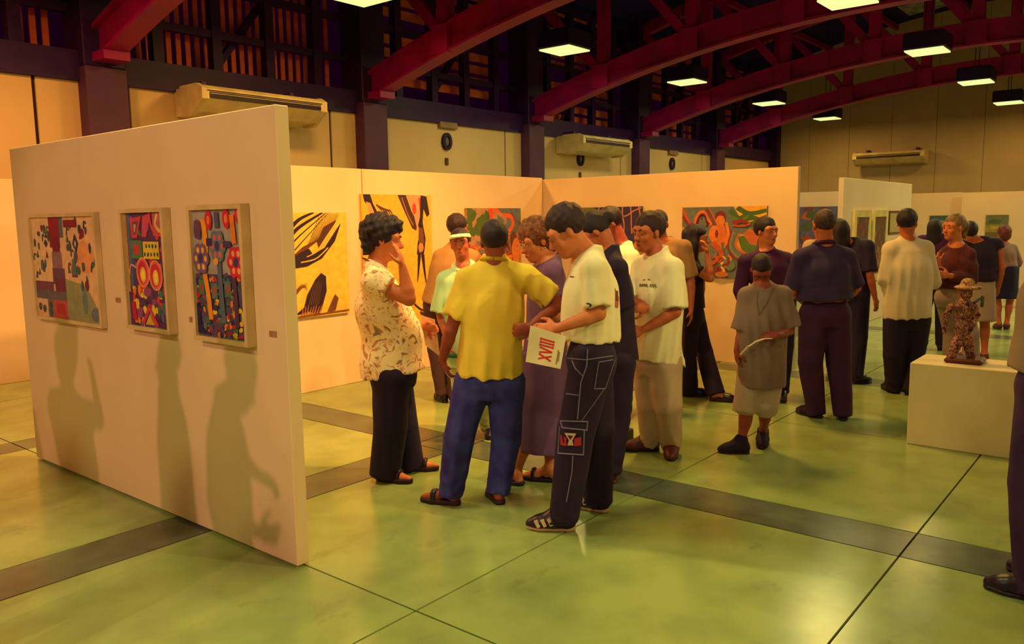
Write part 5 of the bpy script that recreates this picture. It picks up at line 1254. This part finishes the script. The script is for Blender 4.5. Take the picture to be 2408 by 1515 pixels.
# far woman with a shoulder bag
p = Person('woman in a mauve knit top and black skirt far off, seen from behind', fl(2357, 775), 1.48, 6, dict(head=(2360, 550), neck=(2358, 572), sL=(2336, 584), sR=(2382, 584), eL=(2322, 612), wL=(2330, 634, .1), eR=(2396, 616), wR=(2386, 634, .15), fL=((2352, 776), (2340, 772)), fR=((2366, 776), (2368, 770))), 'tan', ('bob', 'red'), vox=.012)
p.shirt(C_LILAC, hem=-.02, loose=.02, sleeve=1.5, sr=.05, name='knit_top'); p.skirt(C_NAVY, p.J['pel'][2] + .08, zat(2357, 702, p.D), (.16, .13), (.17, .14)); p.shoes('shoe', L_BROWN)
FW = p
t = empty('shoulder_bag', at(2325, 668, p.D - .26)); tag(t, 'black shoulder bag hanging beside the woman in the mauve top', 'bag'); o3 = np.array(t.location)
q = MB(); c = at(2322, 650, p.D - .26) - o3
for pt in ([(-.10, -.12), (.10, -.12), (.11, .10), (-.09, .10)],):
    vs = []
    for dz in (-.045, .045):
        for x, y in pt: vs.append(c + cv(x, y, dz))
    q.add(vs, [(3, 2, 1, 0), (4, 5, 6, 7), (0, 1, 5, 4), (1, 2, 6, 5), (2, 3, 7, 6), (3, 0, 4, 7)])
q.build('bag_body', L_BLACK, t)
q = MB(); q.tube([c + cv(-.07, .1, 0), at(2333, 610, p.D - .24) - o3, at(2338, 577, p.D - .035) - o3, at(2342, 610, p.D - .24) - o3, c + cv(.09, .1, 0)], .010, 6); q.build('strap', L_BLACK, t, True)

# man at the edge
p = Person('man in a beige-grey shirt and dark trousers cut off by the picture edge', fl(2452, 1392), 1.74, 320, dict(wL=(2480, 930, -.1), eL=(2480, 790)), 'tan', ('short', 'grey'), build=1.05, vox=.0095)
p.shirt(C_RMAN, hem=-.02, loose=.045, sleeve=.9, wr=(.005, 30)); p.trousers(C_RTR, .035, cuff=.03, cuffr=.09, kneer=.105, thr=.122); p.shoes('shoe', L_BLACK)

# ------------------------------------------------------------------ papers in hands
def sheet(name, label, cat, P4, m, th=.004, group=None, draw=None):
    """thin board given by its corners tl, tr, br, bl"""
    P4 = [np.array(q, float) for q in P4]; c = sum(P4) / 4; t = empty(name, c); tag(t, label, cat, group)
    n = unit(np.cross(P4[1] - P4[0], P4[3] - P4[0])); n = n if n @ (EYE - c) > 0 else -n
    q = MB(); q.add([p - c - n * th for p in P4] + [p - c for p in P4], [(3, 2, 1, 0), (4, 5, 6, 7), (0, 1, 5, 4), (1, 2, 6, 5), (2, 3, 7, 6), (3, 0, 4, 7)]); q.build('cover', m, t)
    if draw:
        for nm, col, strokes, wd in draw:
            q = MB(); B = lambda u, v: (P4[0] * (1 - u) * (1 - v) + P4[1] * u * (1 - v) + P4[2] * u * v + P4[3] * (1 - u) * v) - c + n * .0012
            for (a, b_) in strokes: q.bar(B(*a), B(*b_), wd, .0015, n)
            q.build(nm, plain(col), t)
    return t
M_PAPER = mat('paper_white', (240, 224, 204), .6)
D6 = WT.D - .24
# lettering runs up the cover: XVIII
def glyphs(word, u0, u1, v0, v1):
    """big red numerals reading upwards: u across the letter height, v along the word"""
    out = []; n = {'X': 1.0, 'V': 1.0, 'I': .45}; tot = sum(n[c] for c in word); v = v0
    for c in word:
        w_ = (v1 - v0) * n[c] / tot; a, b_ = v + w_ * .12, v + w_ * .88
        if c == 'X': out += [((u0, a), (u1, b_)), ((u1, a), (u0, b_))]
        elif c == 'V': out += [((u0, a), (u1, (a + b_) / 2)), ((u0, b_), (u1, (a + b_) / 2))]
        else: m_ = (a + b_) / 2; out += [((u0, m_), (u1, m_))]; out += [((u0, a), (u0, b_)), ((u1, a), (u1, b_))]
        v += w_
    return out
sheet('catalogue', 'white catalogue with red numerals XVIII held by the boy in cargo trousers', 'catalogue', [at(1247, 766, D6), at(1331, 792, D6 - .01), at(1318, 868, D6 - .02), at(1236, 851, D6 - .01)], M_PAPER, .008,
      draw=[('numerals', (214, 40, 60), glyphs('XVIII', .34, .70, .86, .22), .008), ('small_print', (150, 110, 110), [((.86, .9), (.86, .45)), ((.90, .8), (.90, .5))], .004)])
D1 = W1.D + .12
sheet('brochure', 'brochure with a red block held by the woman in the floral blouse', 'brochure', [at(990, 742, D1), at(1022, 752, D1 - .02), at(1034, 838, D1 - .02), at(1000, 812, D1)], mat('brochure_paper', (226, 170, 140), .6), .004,
      draw=[('print_block', (214, 70, 70), [((.3, .35), (.6, .42)), ((.3, .45), (.6, .52)), ((.3, .55), (.6, .62))], .010)])
# folded white paper in the yellow boy's hand
t = empty('folded_paper', at(1062, 868, YB.D)); tag(t, 'curved white slip of paper in the hand of the boy in yellow', 'paper'); o3 = np.array(t.location)
q = MB()
pts = [at(x, y, YB.D + .06) - o3 for x, y in ((1043, 850), (1046, 868), (1052, 880), (1062, 888), (1074, 888))]
for a_, b_ in zip(pts[:-1], pts[1:]): q.bar(a_, b_ + unit(b_ - a_) * .004, .05, .003, cv(.3, .3, -1) if False else cv(1, 1, 0))
q.build('slip', M_PAPER, t)
t = empty('rolled_leaflet', at(1780, 810, GB.D - .24)); tag(t, 'curved pale leaflet held in front of the grey T-shirt', 'leaflet'); o3 = np.array(t.location)
q = MB(); pts = [at(x, y, GB.D - .25) - o3 for x, y in ((1812, 796), (1796, 797), (1778, 803), (1760, 815), (1742, 834))]
for a_, b_ in zip(pts[:-1], pts[1:]): q.bar(a_, b_ + unit(b_ - a_) * .004, .08, .004, cv(.5, .85, .1))
q.build('leaflet_sheet', M_PAPER, t)

# ------------------------------------------------------------------ sculpture on the pedestal
C_STAT = patt('mottled_clay', [(.38, (56, 12, 54)), (.46, (120, 66, 70)), (.52, (186, 136, 108)), (.56, (72, 20, 56)), (.66, (116, 66, 70))], 40, distortion=.5)
ST = np.array([6.33, 1.085, .585]); t = empty('figurine', ST); tag(t, 'small mottled clay figure in a hat standing on the white pedestal', 'sculpture')
q = MB(); q.bevbox((-.10, -.12, 0), (.10, .115, .035), .012); q.build('base', L_BROWN, t)
DS = float(ST @ CF); a_ = lambda x, y, d=0: at(x, y, DS + d)
A = SDF(.006)
A.cone(a_(2268, 722), a_(2266, 770), .060, .046, .02); A.cone(a_(2266, 770), a_(2262, 800), .048, .046, .02)
A.cone(a_(2254, 800), a_(2234, 842), .036, .024, .015); A.cone(a_(2274, 800), a_(2284, 844), .036, .024, .015)
A.cone(a_(2238, 722), a_(2224, 742), .026, .020, .02); A.cone(a_(2224, 742), a_(2220, 782), .020, .014, .01)
A.cone(a_(2288, 722), a_(2296, 740, -.02), .026, .022, .02); A.cone(a_(2296, 740, -.02), a_(2286, 774, -.05), .022, .016, .01)
A.cone(a_(2268, 712), a_(2270, 694), .026, .024, .015); A.ell(a_(2272, 688), (.040, .040, .046), None, .015)
A.wrinkle(.006, 150, (0, 0, 1), 4); A.wrinkle(.005, 130, (1, 0, 0), 6)
A.build('figure', C_STAT, t, ST)
A = SDF(.006); A.ell(a_(2276, 676), (.085, .085, .016), None, .01); A.ell(a_(2276, 666), (.045, .045, .034), None, .02); A.wrinkle(.006, 120, (0, 0, 1), 9)
A.build('hat', patt('mottled_straw', [(.4, (130, 96, 76)), (.5, (206, 160, 120)), (.6, (120, 80, 70))], 40), t, ST)
q = MB(); q.tube([a_(2292, 712, -.03) - ST, a_(2302, 704, -.03) - ST, a_(2311, 700, -.03) - ST], .009, 8); q.tube([a_(2311, 696, -.03) - ST, a_(2309, 722, -.03) - ST], [.012, .010], 8); q.build('tool', mat('tool_blue_grey', (84, 84, 104), .5), t, True)
q = MB(); q.ball(a_(2282, 775, -.05) - ST, .018, 10); q.build('pouch', L_BLACK, t, True)

# ------------------------------------------------------------------ visitors beside the camera, out of the picture
def clone(src, label, loc, rz):
    r = dup(src.root, None, loc); r.rotation_euler = (0, 0, rz); tag(r, label, 'person', 'visitors beside the camera')
    for ch in list(src.root.children):
        c = dup(ch, r)
        for g in ch.children: dup(g, c)
for src, lab, v, rz in ((YB, 'visitor in a yellow T-shirt beside the camera, outside the picture', 3.80, 1.2), (WT, 'visitor in cargo trousers beside the camera, outside the picture', 3.28, 2.4),
                        (W1, 'visitor in a floral blouse beside the camera, outside the picture', 4.75, .6), (GB, 'visitor in a grey T-shirt beside the camera, outside the picture', 5.35, 3.0)):
    clone(src, lab, (.78, v, 0), rz)
